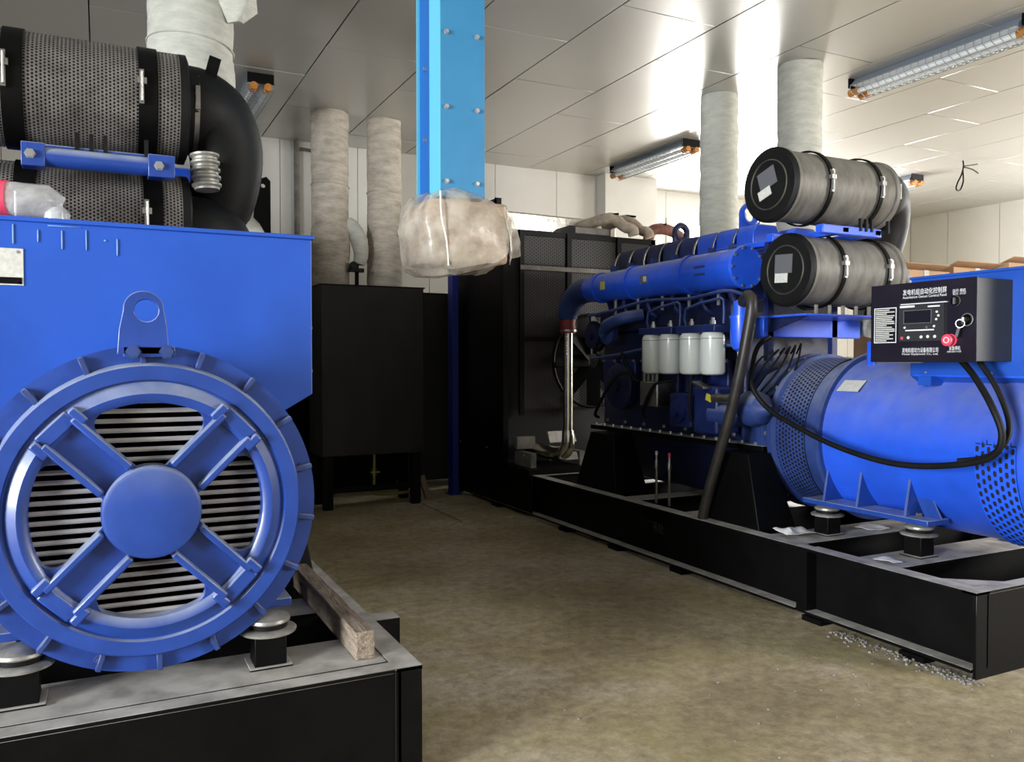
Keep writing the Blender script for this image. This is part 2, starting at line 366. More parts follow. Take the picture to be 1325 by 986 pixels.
# back window, partly hidden behind the pipes
win = MB().holed([(8.0, 2.45), (10.4, 2.45), (10.4, 3.75), (8.0, 3.75)], [(8.06, 2.51), (10.34, 2.51), (10.34, 3.69), (8.06, 3.69)], (9.2, 3.1), lambda a, b, h: (a, 10.58+h, b), .08, 4).box(9.17, 9.23, 10.59, 10.65, 2.5, 3.7).build('window_1', 'wall', smooth=0, kind='structure')
MB().box(8.05, 10.35, 10.66, 10.67, 2.5, 3.7).build('window_pane', 'pane', win, smooth=0)
# concrete slab corner / trench cover in floor
MB().box(2.99, 3.56, 7.02, 8.9, 0, .012).build('trench_cover', 'floor', fl, bevel=.003, label='flat trench cover set in the floor beside the far radiator')

# ================= generator sets (written at the right-hand unit's place; OFF shifts the left-hand one) =================
CX = 4.526
def isolator(parent, x, y, zt):
    # square black post, thin base plate, plated cup with rubber and bolt
    p = MB().box(x-.055, x+.055, y-.055, y+.055, .413, zt-.075).box(x-.075, x+.075, y-.07, y+.07, .411, .419).build('mount_post', 'black', parent, bevel=.003)
    c = MB().lathe((x, y, zt-.075), (0, 0, 1), [(0, .06), (.004, .098), (.012, .100), (.018, .092), (.02, .07)], 28).build('mount_plate', 'zinc', p)
    MB().lathe((x, y, zt-.057), (0, 0, 1), [(0, .066), (.018, .07), (.022, .06)], 28).build('rubber_ring', 'rubber', p)
    MB().lathe((x, y, zt-.037), (0, 0, 1), [(0, .072), (.006, .078), (.016, .076), (.026, .058), (.034, .028), (.036, 0)], 28).build('mount_cap', 'zinc', p)
def cleaner(parent, x0, x1, y, z, r, perfd, lower=False):
    # canister along X: closed end at x0, elbow end at x1
    prof = [(0, 0), (0, r*.72), (.012, r*.76), (.012, r*.90), (0, r*.94), (.012, r), (.05, r), (.05, r-.012), (x1-x0-.04, r-.012), (x1-x0-.04, r), (x1-x0-.01, r), (x1-x0, r*.9), (x1-x0, 0)]
    a = MB().lathe((x0, y, z), (1, 0, 0), prof, 48).build('air_cleaner', 'clean' if not perfd else 'rubber', parent, label=('lower' if lower else 'upper')+' air cleaner canister lying across the engine')
    if perfd:
        c = 2*PI
        MB().perf(lambda u, v: (x0+.05+u, y+math.cos(v)*(r-.002), z+math.sin(v)*(r-.002)), 0, x1-x0-.09, 0, c, 62, 100, .6, .6).build('perforated_sleeve', 'perf', a, kind='stuff')
    else:
        MB().lathe((x0-.004, y, z), (1, 0, 0), [(0, 0), (0, r*.93), (.014, r*1.005), (.03, r*1.005), (.03, 0)], 48).build('end_cover', 'rubber', a)
        MB().torus((x0-.006, y, z), (1, 0, 0), r*.66, .005, 40, 6).build('cover_rim', 'steel', a)
        q = Matrix.Rotation(math.radians(-18 if not lower else 3), 3, 'X')
        MB().obox((x0-.008, y+.01, z+.04), (.003, .15, .12), q).build('data_label', 'labelg', a)
        MB().obox((x0-.0085, y+.03, z-.05), (.003, .11, .06), q).build('data_label', 'label', a)
    for fx in ((.3, .78) if not perfd else (.30, .795)):
        xs = x0+(x1-x0)*fx
        st = MB().ring((xs, y, z), (1, 0, 0), r-.004, r+.006, .075 if perfd else .03, 48).build('strap', 'blackc', a)
        MB().box(xs-.006, xs+.03, y-r-.022, y-r+.01, z+.02, z+.045).box(xs+.002, xs+.02, y-r-.014, y-r+.006, z-.06, z+.08).cyl((xs+.012, y-r-.02, z-.05), (xs+.012, y-r-.02, z+.07), .006, n=8).build('strap_clamp', 'steel', st)
    # elbow: turns from +X to down
    e = .0 if not lower else 0
    if not lower:
        el = MB().tube([(x1-.03, y, z), (x1+.05, y, z), (x1+.12, y+.02, z-.04), (x1+.175, y+.05, z-.16), (x1+.165, y+.08, z-.34), (x1+.11, y+.12, z-.50), (x1+.03, y+.2, z-.62)], [.195, .19, .18, .165, .15, .135, .13], 24, 5).build('rubber_elbow', 'rubber', parent)
        MB().ring((x1+.02, y, z), (1, 0, 0), .186, .192, .02, 40).box(x1+.022, x1+.04, y-.2, y-.185, z-.04, z+.06).build('hose_clamp', 'steel', el)
        if perfd: MB().obox((x1+.10, y-.11, z+.17), (.05, .02, .10), Matrix.Rotation(.25, 3, 'Y')).build('vacuum_gauge', 'blackc', el)
    else:
        MB().tube([(x1-.03, y, z), (x1+.05, y, z), (x1+.13, y+.02, z-.04), (x1+.17, y+.05, z-.14), (x1+.15, y+.1, z-.3)], [.15, .15, .145, .135, .12], 20, 5).build('rubber_elbow', 'rubber', parent)
def skid(g, yf, right):
    R_ = 'black'
    x0, x1 = CX-.875, CX+.875
    yb = 9.0
    ys = 3.5
    def rail(xo, s):    # xo outer face x, s=+1 inward is +x
        a, b = sorted((xo, xo+s*.10)); c, d = sorted((xo+s*.078, xo+s*.092)); e, f_ = sorted((xo-s*.004, xo+s*.12))
        for k, (ya, y_) in enumerate([(yf, ys), (ys+.06, 6.9), (6.9, yb)]):
            m = MB().box(a, b, ya, y_, .396, .413).box(c, d, ya, y_, .045, .40)
            if k < 2: m.box(e, f_, ya+.02, y_, .028, .047)
            else: m.box(a, b, ya, y_, .028, .045).box(*sorted((xo+s*.002, xo+s*.01)), ya, y_, .028, .4)
            m.build('side_rail', R_, g, bevel=.002, seg=1)
        c, d = sorted((xo+s*.001, xo+s*.08)); m = MB().box(c, d, ys-.01, ys+.07, .03, .411).build('splice_plate', R_, g)
    rail(x0, 1); rail(x1, -1)
    MB().box(x0+.001, x1-.001, yf, yf+.016, .0, .40).box(x0, x1, yf, yf+.075, .398, .4135).build('end_rail', R_, g, bevel=.002, seg=1)
    MB().box(x0+.02, x1-.02, yb-.02, yb, .03, .41).build('end_rail', R_, g)
    crs = [(2.95, 3.22), (3.60, 3.9), (4.55, 4.75), (5.3, 5.5), (6.0, 6.2), (6.85, 7.0)] if right else [(yf+.097, 3.17), (3.55, 3.8), (4.55, 4.75), (5.3, 5.5), (6.0, 6.2), (6.85, 7.0)]
    for a, b in crs:
        MB().box(x0+.1, x1-.1, a, b, .392, .409).box(x0+.019, x0+.102, a, b, .392, .3955).box(x0+.09, x1-.09, a+.01, a+.024, .15, .392).box(x0+.09, x1-.09, b-.024, b-.01, .15, .392).build('cross_member', R_, g, bevel=.002, seg=1)
    # corner gusset plates
    for xa, s in ((x0+.1, 1), (x1-.1, -1)):
        MB().prism([(0, 0), (.34*s, 0), (0, .27)], lambda a, b, h, xa=xa: (xa+a, yf+.075+b, .385+h), .01).build('gusset', R_, g)
    for yy in (yf+.25, yf+.9, 4.6, 5.4, 6.2, 7.6, 8.7):
        for xo in (x0+.03, x1-.03): MB().box(xo-.06, xo+.06, yy, yy+.14, 0, .03).build('shim', 'blackc', g)
    # weld seam and lug
    MB().tube([(x1-.1, yf-.001, .41-k*.04) for k in range(10)], .004, 5, 1).build('weld_seam', 'black', g)
    MB().box(x1, x1+.12, yf+.6, yf+.70, .27, .40).build('lifting_lug', R_, g, bevel=.003)
    MB().box(x0-.001, x0+.01, 5.0, 5.2, .2, .3).build('marking_plate', 'blackc', g)
def alternator(g, yr, right):
    z0 = 1.012
    C0 = (CX, yr, z0)
    fn = lambda a, b, h: (CX+a, yr+h, z0+b)
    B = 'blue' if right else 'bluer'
    # barrel
    MB().lathe((CX, yr+.05, z0), (0, 1, 0), [(0, .44), (0, .505), (.03, .515), (.22, .515), (.25, .505), (3.62-yr, .505), (3.66-yr, .515), (3.70-yr, .515), (3.74-yr, .46), (3.74-yr, 0)], 64).build('alternator_barrel', 'blueb' if right else B, g)
    fl_ = MB().ring((CX, 3.72, z0), (0, 1, 0), .45, .545, .03, 64)
    fl_.lathe((CX, 3.76, z0), (0, 1, 0), [(0, .40), (0, .49), (.10, .50), (.36, .50), (.38, .535), (.42, .535), (.42, 0)], 64).build('adapter_housing', 'bluedust', g)
    ad = g.children[-1]
    vb = MB().lathe((CX, 3.88, z0), (0, 1, 0), [(0, .503), (.23, .503)], 64).build('vent_backing', 'dark', ad)
    MB().perf(lambda u, v: (CX-math.cos(v)*.513, 3.87+u, z0+math.sin(v)*.513), 0, .25, 0, 2*PI, 9, 112, .7, .62).build('vent_screen', 'bluedust', ad, kind='stuff')
    if right:
        ba = [c for c in g.children if c.name.startswith('alternator_barrel')][-1]
        for (p, q) in ((PI-1.24, PI+.13), (-.13, 1.24)): MB().lathe((CX, 2.502, z0), (0, 1, 0), [(0, .520), (.211, .520)], 24, p, q).build('vent_backing', 'dark', ba)
        MB().perf(lambda u, v: (CX-math.cos(v)*.524, 2.50+u, z0+math.sin(v)*.524), 0, .215, -1.25, .12, 7, 15, .62, .6).build('vent_screen', 'blue', ba, kind='stuff')
        MB().perf(lambda u, v: (CX+math.cos(v)*.524, 2.50+u, z0+math.sin(v)*.524), 0, .215, -1.25, .12, 7, 15, .62, .6).build('vent_screen', 'blue', ba, kind='stuff')
        MB().obox((CX-.40, 3.60, z0+.335), (.002, .16, .1), Matrix.Rotation(math.radians(49), 3, 'Y')).build('pale_label', 'label', ba)
    # flywheel housing
    MB().lathe((CX, 4.2, z0), (0, 1, 0), [(0, .5), (.02, .54), (.07, .54), (.1, .5), (.32, .44), (.32, 0)], 56).build('flywheel_housing', 'bluedust', g)
    fh = g.children[-1]
    b0 = None
    for k in range(20):
        a = 2*PI*k/20
        p = (CX+.52*math.cos(a), 4.2, z0+.52*math.sin(a))
        if b0 is None: b0 = hexbolt(p, (0, -1, 0), .014, .016).build('bolt', 'bolt', fh); P0 = Vector(p)
        else: at(b0, Vector(p)-P0)
    # end ring: back flange, middle rim, face frame with four windows, hub
    MB().ring((CX, yr, z0), (0, 1, 0), .40, .54, .03, 96).build('end_flange', B, g)
    ef = g.children[-1]
    MB().lathe((CX, yr, z0), (0, -1, 0), [(0, .485), (.045, .478), (.052, .472), (.052, .428), (.04, .424), (0, .424), (0, .485)], 96, cap=False).build('middle_rim', B, ef)
    r0 = None
    for k in range(18):
        a = 2*PI*(k+.5)/18+.04
        R = Matrix.Rotation(-a, 3, 'Y')
        MB().obox((CX+.508*math.cos(a), yr-.012, z0+.508*math.sin(a)), (.062, .030, .018), R).build('rib', 'bluedust', ef, bevel=.003, seg=1)
    for k in range(9):
        a = 2*PI*(k)/9+.21
        MB().lathe((CX+.51*math.cos(a), yr, z0+.51*math.sin(a)), (0, -1, 0), [(0, .02), (.006, .02), (.006, .013), (.016, .013), (.018, 0)], 6).build('bolt', 'bluedust', ef)
    # face frame
    yf_ = yr-.035
    fr = MB()
    hw = .070; ri = .352; rc = .045; ro = .425
    win2 = []
    # window outline (for the quadrant centred on angle 0), corners rounded
    th = math.asin((hw+rc)/(ri-rc)); 
    def wpts():
        pts = []
        # spoke edges are lines at +-45 deg offset hw; hub circle r .168
        c45 = math.sqrt(.5)
        def onedge(t, sgn):   # point on spoke edge at distance t along the spoke
            d = Vector((c45, sgn*c45)); nrm = Vector((c45, -sgn*c45)); return d*t+nrm*hw
        rh = .150
        t0 = math.sqrt(rh*rh-hw*hw); t1 = math.sqrt((ri-rc)**2-(hw+rc)**2)
        a0 = math.atan2(*reversed(onedge(t0, 1))); a0 = abs(a0)
        for k in range(9): a = -a0+2*a0*k/8; pts.append((rh*math.cos(a), rh*math.sin(a)))
        d = Vector((c45, c45)); nrm = Vector((c45, -c45)); cc = d*t1+nrm*(hw+rc)
        sa = math.atan2(-nrm.y, -nrm.x); ea = math.atan2(cc.y, cc.x)
        while ea > sa: ea -= 2*PI
        while sa-ea > 2*PI: sa -= 2*PI
        cor = [(cc.x+rc*math.cos(sa+(ea-sa)*k/6), cc.y+rc*math.sin(sa+(ea-sa)*k/6)) for k in range(7)]
        pts += cor
        A = math.atan2(cc.y, cc.x)
        for k in range(1, 12): a = A-2*A*k/12; pts.append((ri*math.cos(a), ri*math.sin(a)))
        pts += [(x_, -y_) for x_, y_ in reversed(cor)]
        return pts
    W = wpts(); 
    O = [(.0, 0)]+[(ro*math.cos(-PI/4+PI/2*k/16), ro*math.sin(-PI/4+PI/2*k/16)) for k in range(17)]
    for q in range(4):
        ca, sa_ = math.cos(q*PI/2), math.sin(q*PI/2); rt = lambda p: (p[0]*ca-p[1]*sa_, p[0]*sa_+p[1]*ca)
        fr.holed([rt(p) for p in O], [rt(p) for p in W], rt((.26, 0)), lambda a, b, h: (CX+a, yf_+h, z0+b), .04, 40)
    ff = fr.build('face_frame', B, g, smooth=30)
    MB().lathe((CX, yf_, z0), (0, -1, 0), [(-.02, ri), (.012, ri), (.022, ri+.012), (.024, ri+.03), (0, ri+.068), (-.02, ri+.068), (-.02, ri)], 96, cap=False).build('frame_bevel', B, ff)
    for q in range(4):
        a = PI/4+q*PI/2; R = Matrix.Rotation(-a, 3, 'Y'); n_ = Vector((-math.sin(a), 0, math.cos(a))); d_ = Vector((math.cos(a), 0, math.sin(a)))
        m = MB()
        for s in (-1, 1):
            c = Vector((CX, yf_-.018, z0))+d_*.262+n_*s*(hw-.012); m.obox(c, (.23, .05, .024), R)
        m.obox(Vector((CX, yf_-.012, z0))+d_*.385, (.05, .03, .12), R)
        for s in (-1, 1): m.obox(Vector((CX, yf_-.02, z0))+d_*.372+n_*s*(hw+.004), (.06, .045, .03), R)
        m.build('spoke_rib', B, ff, bevel=.006)
    MB().lathe((CX, yf_, z0), (0, -1, 0), [(-.02, .148), (.05, .150), (.060, .146), (.064, .136), (.064, 0)], 48).build('hub_cover', B, g)
    # louvre slats behind the windows
    MB().lathe((CX, yr+.05, z0), (0, 1, 0), [(0, .42), (.01, .42), (.01, 0), (0, 0)], 48).build('louvre_backing', 'dark', g)
    p = .0318; n = int(.365/p)
    for k in range(-n, n+1):
        zz = k*p+.005; L_ = math.sqrt(max(.0, .385**2-zz*zz))
        MB().prism([(.0, -.0072), (-.007, 0), (.0, .0078), (.004, .0078), (.004, -.0072)], lambda a, b, h: (CX-L_+h, yr+.008+a, z0+zz+b), 2*L_).build('louvre_slat', 'slat', g, smooth=0)
    # lifting eye plate above the ring
    O = [(-.08, 0), (.075, 0), (.07, .09), (.062, .14)]+[(.0+.062*math.cos(a), .145+.062*math.sin(a)) for a in [PI*k/12 for k in range(1, 12)]]+[(-.062, .14), (-.074, .08)]
    I = [(.008+.036*math.cos(2*PI*k/16), .143+.036*math.sin(2*PI*k/16)) for k in range(16)]
    eye = MB().holed(O, I, (.004, .12), lambda a, b, h: (CX-.018+a, yr-.05+h, z0+.508+b), .02, 40).box(CX-.08, CX+.075, yr-.05, yr-.005, z0+.50, z0+.535).build('lifting_eye', B, g, bevel=.003)
    for s in (-1, 1): hexbolt((CX+s*.05, yr-.05, z0+.517), (0, -1, 0), .02, .02).build('bolt', 'bluedust', eye)
    # feet
    hx = .44 if right else .385
    ya = [3.09, 3.74]
    if not right: ya = [3.03, 3.62]
    for s in (-1, 1):
        xx = CX+s*hx
        ft = MB().box(xx-.09, xx+.09, ya[0]-(.12 if right else -.03), ya[1]+.12, .60, .63).build('foot_bar', 'bluer', g, bevel=.003)
        for yy in ([ya[0]+.03, ya[0]+.36, ya[1]-.04] if right else [ya[1]-.1, ya[1]]):
            MB().prism([(s*.07, .63), (s*-.10, .63), (s*-.13, 1.02 if right else .9), (s*-.04, 1.08 if right else .95), (s*.02, .9)], lambda a, b, h: (xx+a, yy+h, b), .016).build('foot_gusset', 'bluer', ft)
            hexbolt((xx-s*.01, yy-.0, .99), (0, -1, 0), .014, .012).build('bolt', 'bolt', ft)
        if right: MB().prism([(-.12, 0), (-.02, 0), (.06, .15), (-.04, .15)], lambda a, b, h: (xx-s*(.02+h), ya[0]+a, .63+b), .012).build('foot_gusset', 'bluer', ft)
        for yy in ya: hexbolt((xx, yy, .63 if right or yy > 3.1 else .632), (0, 0, 1), .018, .02).build('bolt', 'steel', ft) if (right or yy > 3.1) else None
        for yy in ya: isolator(g, xx, yy, .60)
    # terminal box
    if right:
        x0, x1, y0, y1, zb, zt = CX-.40, CX+.40, 2.36, 3.19, 1.415, 1.96
    else:
        x0, x1, y0, y1, zb, zt = CX-.6, CX+.6, 3.25, 3.69, 1.37, 1.975
    tb = MB().prism([(x0, zb), (x0, zt), (x1, zt), (x1, zb), (x1-.13, zb-.075), (x0+.13, zb-.075)], lambda a, b, h: (a, y0+h, b), y1-y0).build('terminal_box', 'bluebox', g, smooth=0, bevel=.004)
    MB().box(x0-.008, x1+.008, y0-.012, y1+.008, zt-.002, zt+.014).build('box_lid', 'bluebox', tb, bevel=.004)
    if right:
        MB().box(x0-.004, x0, y0+.02, y1-.02, zb+.0, zb+.004).box(x0-.003, x0, y0+.02, y1-.03, zb-.002, zb+.008).build('box_seam', 'blue', tb)
        for yy in (y0+.1, y0+.35, y1-.1): hexbolt((x0, yy, zb+.02), (-1, 0, 0), .006, .006).build('screw', 'bolt', tb)
        MB().box(x0-.05, x0+.1, 3.02, 3.10, zb-.05, zb).build('box_bracket', 'bluebox', tb)
    else:
        npl = MB().box(CX-.52, CX-.375, y0-.004, y0, 1.755, 1.88).build('nameplate', 'label', tb, bevel=.001, seg=1)
        MB().box(CX-.515, CX-.38, y0-.006, y0-.003, 1.76, 1.782).build('nameplate_strip', 'blackc', npl)
        for (a, b) in ((-.39, 1.868), (-.385, 1.764)): MB().lathe((CX+a, y0-.003, b), (0, -1, 0), [(0, .007), (.003, .005), (.003, 0)], 12).build('screw', 'bolt', npl)
        # raised bar lettering
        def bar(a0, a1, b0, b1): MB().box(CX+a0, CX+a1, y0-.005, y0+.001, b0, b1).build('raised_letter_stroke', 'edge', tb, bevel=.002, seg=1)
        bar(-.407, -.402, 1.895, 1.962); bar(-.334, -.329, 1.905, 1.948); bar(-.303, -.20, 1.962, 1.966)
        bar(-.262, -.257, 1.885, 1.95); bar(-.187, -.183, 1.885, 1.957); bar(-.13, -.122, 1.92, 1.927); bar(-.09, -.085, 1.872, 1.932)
        for k in range(2): hexbolt((x1+.0, y0+.02, 1.46+.17*k), (1, 0, 0), .005, .005).build('screw', 'bolt', tb)
def engine(g, perfd):
    z = 0
    # block, heads, sump
    MB().box(4.10, 4.95, 4.5, 6.35, .92, 1.75).box(4.02, 5.03, 4.55, 6.3, 1.75, 1.95).build('engine_block', 'engine', g, bevel=.02)
    bl = g.children[-1]
    for k in range(6):
        y = 4.72+k*.29
        MB().obox((4.07, y, 1.36), (.05, .20, .30), ('X', 0)).build('side_cover', 'navy', bl, bevel=.012)
        for s in (-1, 1): hexbolt((4.045, y+s*.085, 1.5), (-1, 0, 0), .012, .014).build('bolt', 'bolt', bl)
    MB().prism([(4.2, .90), (4.85, .90), (4.74, .46), (4.31, .46)], lambda a, b, h: (a, 4.65+h, b), 1.5).build('oil_sump', 'engine', g, bevel=.02)
    sr = MB().box(3.98, 5.05, 4.2, 6.38, .885, .925).build('sump_rail', 'black', g, bevel=.003)
    bb = hexbolt((4.01, 4.3, .925), (0, 0, 1), .014, .02).build('bolt', 'bolt', sr)
    for k in range(1, 16): at(bb, (0, .135*k, 0))
    # V heads and rocker covers
    for s in (-1, 1):
        xh = CX+s*.29
        MB().obox((xh, 5.42, 2.10), (.32, 1.75, .36), Matrix.Rotation(s*math.radians(14), 3, 'Y')).build('cylinder_head', 'navy', g, bevel=.02)
        for k in range(8):
            y = 4.64+k*.222
            rc = MB().prism([(-.13, 0), (.13, 0), (.125, .15), (.09, .20), (-.09, .20), (-.125, .15)], lambda a, b, h: (CX+s*.19+a, y-.092+h, 2.29+b), .184).build('rocker_cover', 'blue' if k < 3 else ('navy' if k < 5 else 'engine'), g, bevel=.01)  # shade along the row is put into the paint: blue to near black
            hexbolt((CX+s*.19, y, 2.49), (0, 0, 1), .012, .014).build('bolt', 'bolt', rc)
            if s < 0: MB().tube([(CX-.33, y+.10, 2.2), (CX-.345, y+.10, 2.36), (CX-.29, y+.10, 2.47), (CX-.2, y+.10, 2.46)], .007, 6, 3).build('injector_pipe', 'steel', rc)
    # lifting eyes
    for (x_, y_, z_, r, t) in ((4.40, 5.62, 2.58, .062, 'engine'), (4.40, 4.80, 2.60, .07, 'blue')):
        MB().torus((x_, y_, z_), (0, 1, 0), r, .026, 24, 8).box(x_-r-.02, x_-r+.025, y_-.015, y_+.015, z_-.15, z_).box(x_+r-.025, x_+r+.02, y_-.015, y_+.015, z_-.15, z_).build('lifting_eye', t, g)
    # intake cylinder in three flanged lengths
    X, Z = 3.98, 2.145
    MB().lathe((X, 4.36, Z), (0, 1, 0), [(0, 0), (0, .145), (.02, .152), (.03, .145), (.03, .14), (.56, .14), (.56, .15), (.60, .15), (.60, .138), (1.28, .135), (1.28, .146), (1.32, .146), (1.32, .13), (1.8, .125), (1.8, .135), (1.84, .135), (1.84, .12), (2.0, .115)], 40).build('intake_cylinder', 'blue', g)
    ic = g.children[-1]
    for k in range(10):
        a = 2*PI*k/10; hexbolt((X+.135*math.cos(a), 4.36, Z+.135*math.sin(a)), (0, -1, 0), .009, .01).build('bolt', 'bolt', ic)
    for yy in (4.50, 4.72, 5.15, 5.42, 5.75, 6.0): MB().box(X-.02, X+.03, yy, yy+.03, Z+.12, Z+.175).build('hose_bracket', 'bluedust', ic)
    for yy, m_ in ((4.7, 'bluedust'), (5.38, 'labelg'), (5.99, 'yellow')):
        rr = {4.7: .142, 5.38: .139, 5.99: .131}[yy]
        MB().prism([(-.06, -.035), (.06, -.035), (.06, .035), (-.06, .035)], lambda a, b, h: (X-math.sqrt(rr**2-b*b)-h*.5, yy+a*(1 if m_ != 'yellow' else .6), Z+b), .002).build('data_label', m_, ic)
    MB().prism([(-.02, -.02), (.02, -.02), (.02, .02), (-.02, .02)], lambda a, b, h: (X-.1375-h, 5.36+a, Z+b), .004).build('data_label', 'label', ic)
    MB().tube([(X, 6.34, Z), (X, 6.48, Z), (X-.01, 6.63, Z-.05), (X-.03, 6.72, Z-.17), (X-.03, 6.735, Z-.25)], [.115, .115, .11, .10, .085], 24, 6).build('intake_elbow', 'bluedust', g)
    xh, yh = X-.03, 6.735
    rh = MB().lathe((xh, yh, 1.76), (0, 0, 1), [(0, .07), (.03, .076), (.09, .07), (.15, .076), (.18, .07)], 24).build('red_hose', 'red', g)
    for zz in (1.775, 1.915): MB().ring((xh, yh, zz), (0, 0, 1), .07, .082, .018, 24).build('hose_clamp', 'steel', rh)
    MB().tube([(xh, yh, 1.78), (xh, yh, 1.4), (xh, yh, .95), (xh, yh, .80)], .046, 20, 2).build('steel_pipe', 'chrome', g)
    MB().tube([(xh, yh, .84), (xh, yh, .72), (xh-.0, yh+.07, .63), (xh-.02, yh+.25, .60), (xh-.02, yh+.7, .62)], [.055, .065, .07, .07, .07], 20, 5).build('pipe_bend', 'chrome', g)
    # four white filters on two heads
    fy = [5.255, 5.04, 4.79, 4.56]
    for i in (0, 2):
        MB().box(3.78, 3.98, fy[i+1]-.10, fy[i]+.10, 1.70, 1.755).build('filter_head', 'navy', g, bevel=.008)
        hd = g.children[-1]
        MB().box(3.95, 4.12, fy[i+1], fy[i], 1.6, 1.74).build('filter_bracket', 'navy', hd)
        for y in fy[i:i+2]: MB().lathe((3.85, y, 1.755), (0, 0, 1), [(0, .02), (.03, .02), (.03, .012), (.05, .012), (.05, 0)], 6).build('bolt', 'bolt', hd)
        MB().tube([(3.85, fy[i]+.06, 1.75), (3.86, fy[i]+.08, 1.88), (3.86, fy[i+1], 1.93), (3.86, fy[i+1]-.1, 1.92), (3.86, fy[i+1]-.1, 1.76)], .010, 8, 2).build('fuel_pipe', 'bluedust', hd)
    for y in fy:
        f_ = MB().lathe((3.85, y, 1.40), (0, 0, 1), [(0, 0), (0, .06), (.008, .078), (.025, .087), (.27, .087), (.272, .084), (.28, .084), (.30, .07)], 28).build('white_filter', 'white', g)
        MB().ring((3.85, y, 1.655), (0, 0, 1), .0872, .0882, .004, 28).build('filter_print', 'labelg', f_)
        for k in range(2): MB().box(3.80, 3.832, y-.086+.004*k, y-.078, 1.60+.03*k, 1.607+.03*k)
    # blue bowl separator with hose elbow
    MB().lathe((3.80, 4.22, 1.56), (0, 0, 1), [(0, 0), (0, .02), (.02, .05), (.07, .068), (.22, .068), (.22, .075), (.24, .075), (.24, .055), (.33, .05), (.36, 0)], 24).build('oil_separator', 'blue', g)
    MB().lathe((3.80, 4.22, 1.49), (0, 0, 1), [(0, .02), (.07, .022)], 12).build('drain_tap', 'white', g)
    MB().tube([(3.80, 4.22, 1.84), (3.78, 4.17, 1.90), (3.74, 4.08, 1.92), (3.72, 4.03, 1.86), (3.71, 4.05, 1.7), (3.70, 4.12, 1.4), (3.70, 4.22, 1.1), (3.70, 4.36, .75), (3.70, 4.45, .5), (3.70, 4.48, .40)], [.035, .036, .038, .038, .038, .036, .036, .036, .036, .036], 14, 5).build('breather_hose', 'hose', g)
    # side fittings: starter, pumps, pipes
    MB().lathe((3.90, 4.62, 1.12), (0, -1, 0), [(0, 0), (0, .06), (.02, .075), (.28, .075), (.3, .06), (.36, .04), (.36, 0)], 24).build('starter_motor', 'bluedust', g)
    st = g.children[-1]
    MB().lathe((3.86, 4.55, 1.24), (0, -1, 0), [(0, .035), (.18, .035), (.18, .01), (.22, .01)], 16).build('solenoid', 'steel', st)
    MB().lathe((3.93, 4.27, 1.18), (0, -1, 0), [(0, .12), (.04, .125), (.12, .10), (.15, .06), (.2, .02), (.2, 0)], 24).build('starter_nose', 'bluedust', g)
    MB().box(3.86, 4.06, 5.22, 5.45, 1.14, 1.34).build('fuel_pump', 'steel', g, bevel=.012)
    fp = g.children[-1]
    for k in range(4): MB().cyl((3.88, 5.25+.055*k, 1.34), (3.88, 5.25+.055*k, 1.40), .014, n=8).build('pump_fitting', 'steel', fp)
    for (a, b, c, d) in ((3.90, 4.98, 1.0, 1.12), (3.95, 5.6, 1.2, .1)):
        pass
    MB().box(3.9, 4.08, 4.86, 5.12, 1.0, 1.26).build('governor_housing', 'navy', g, bevel=.02)
    MB().lathe((3.9, 4.99, 1.12), (-1, 0, 0), [(0, .09), (.03, .085), (.035, .04), (.06, .035), (.06, 0)], 20).build('governor_cover', 'navy', g)
    MB().box(3.84, 4.05, 4.50, 4.76, .98, 1.32).build('oil_cooler', 'navy', g, bevel=.02)
    oc = g.children[-1]
    MB().obox((3.835, 4.58, 1.24), (.004, .06, .05), ('X', .3)).build('data_label', 'yellow', oc)
    MB().obox((3.80, 4.62, 1.33), (.07, .13, .02), ('X', .3)).build('cooler_handle', 'steel', oc, bevel=.004)
    MB().lathe((3.95, 6.0, 1.75), (-1, 0, 0), [(0, .11), (.05, .11), (.07, .06), (.1, .05), (.1, 0)], 24).build('water_pump', 'bluedust', g)
    MB().tube([(3.9, 6.0, 1.75), (3.84, 5.9, 1.80), (3.86, 5.7, 1.85), (4.0, 5.6, 1.88)], .05, 14, 4).build('coolant_elbow', 'bluedust', g)
    MB().torus((3.97, 6.28, 1.72), (1, 0, .2), .12, .022, 28, 8).build('drive_belt', 'rubber', g)
    MB().lathe((3.96, 6.28, 1.72), (-1, 0, 0), [(0, .11), (.04, .11), (.04, .03), (.06, .03), (.06, 0)], 28).build('pulley', 'engine', g)
    MB().lathe((4.05, 5.95, 1.28), (-1, 0, 0), [(0, .2), (.06, .2), (.08, .17), (.08, .05), (.11, .05), (.11, 0)], 32).build('gear_cover', 'engine', g)
    for (z1, z2, xx) in ((1.98, 1.96, 3.9), (1.60, 1.58, 3.93)):
        MB().tube([(xx, 6.3, z1-.08), (xx, 5.9, z1-.05), (xx, 5.4, z1), (xx, 4.9, z2), (xx, 4.5, z2+.03), (xx+.08, 4.4, z2)], .012, 8, 3).build('fuel_pipe', 'bluedust', g)
    for k in range(5):
        y = 4.52+.33*k
        MB().tube([(4.0, y, 2.02), (3.96, y-.02, 1.98), (3.98, y-.06, 1.88), (4.06, y-.08, 1.84)], .022, 8, 3).build('coolant_branch', 'navy', g)
        MB().cyl((3.97, y+.12, 1.90), (3.97, y+.12, 2.02), .014, n=8).build('sensor', 'bolt', g)
    for (ya, yb, za, zb) in ((5.8, 5.4, 1.5, 1.38), (5.5, 5.15, 1.05, 1.35), (4.9, 4.7, 1.38, 1.1), (6.2, 5.7, 1.0, 1.4)):
        MB().tube([(3.95, ya, za), (3.86, ya-.1, za+.06), (3.86, yb+.1, zb-.04), (3.96, yb, zb)], .014, 8, 4).build('oil_hose', 'rubber', g)
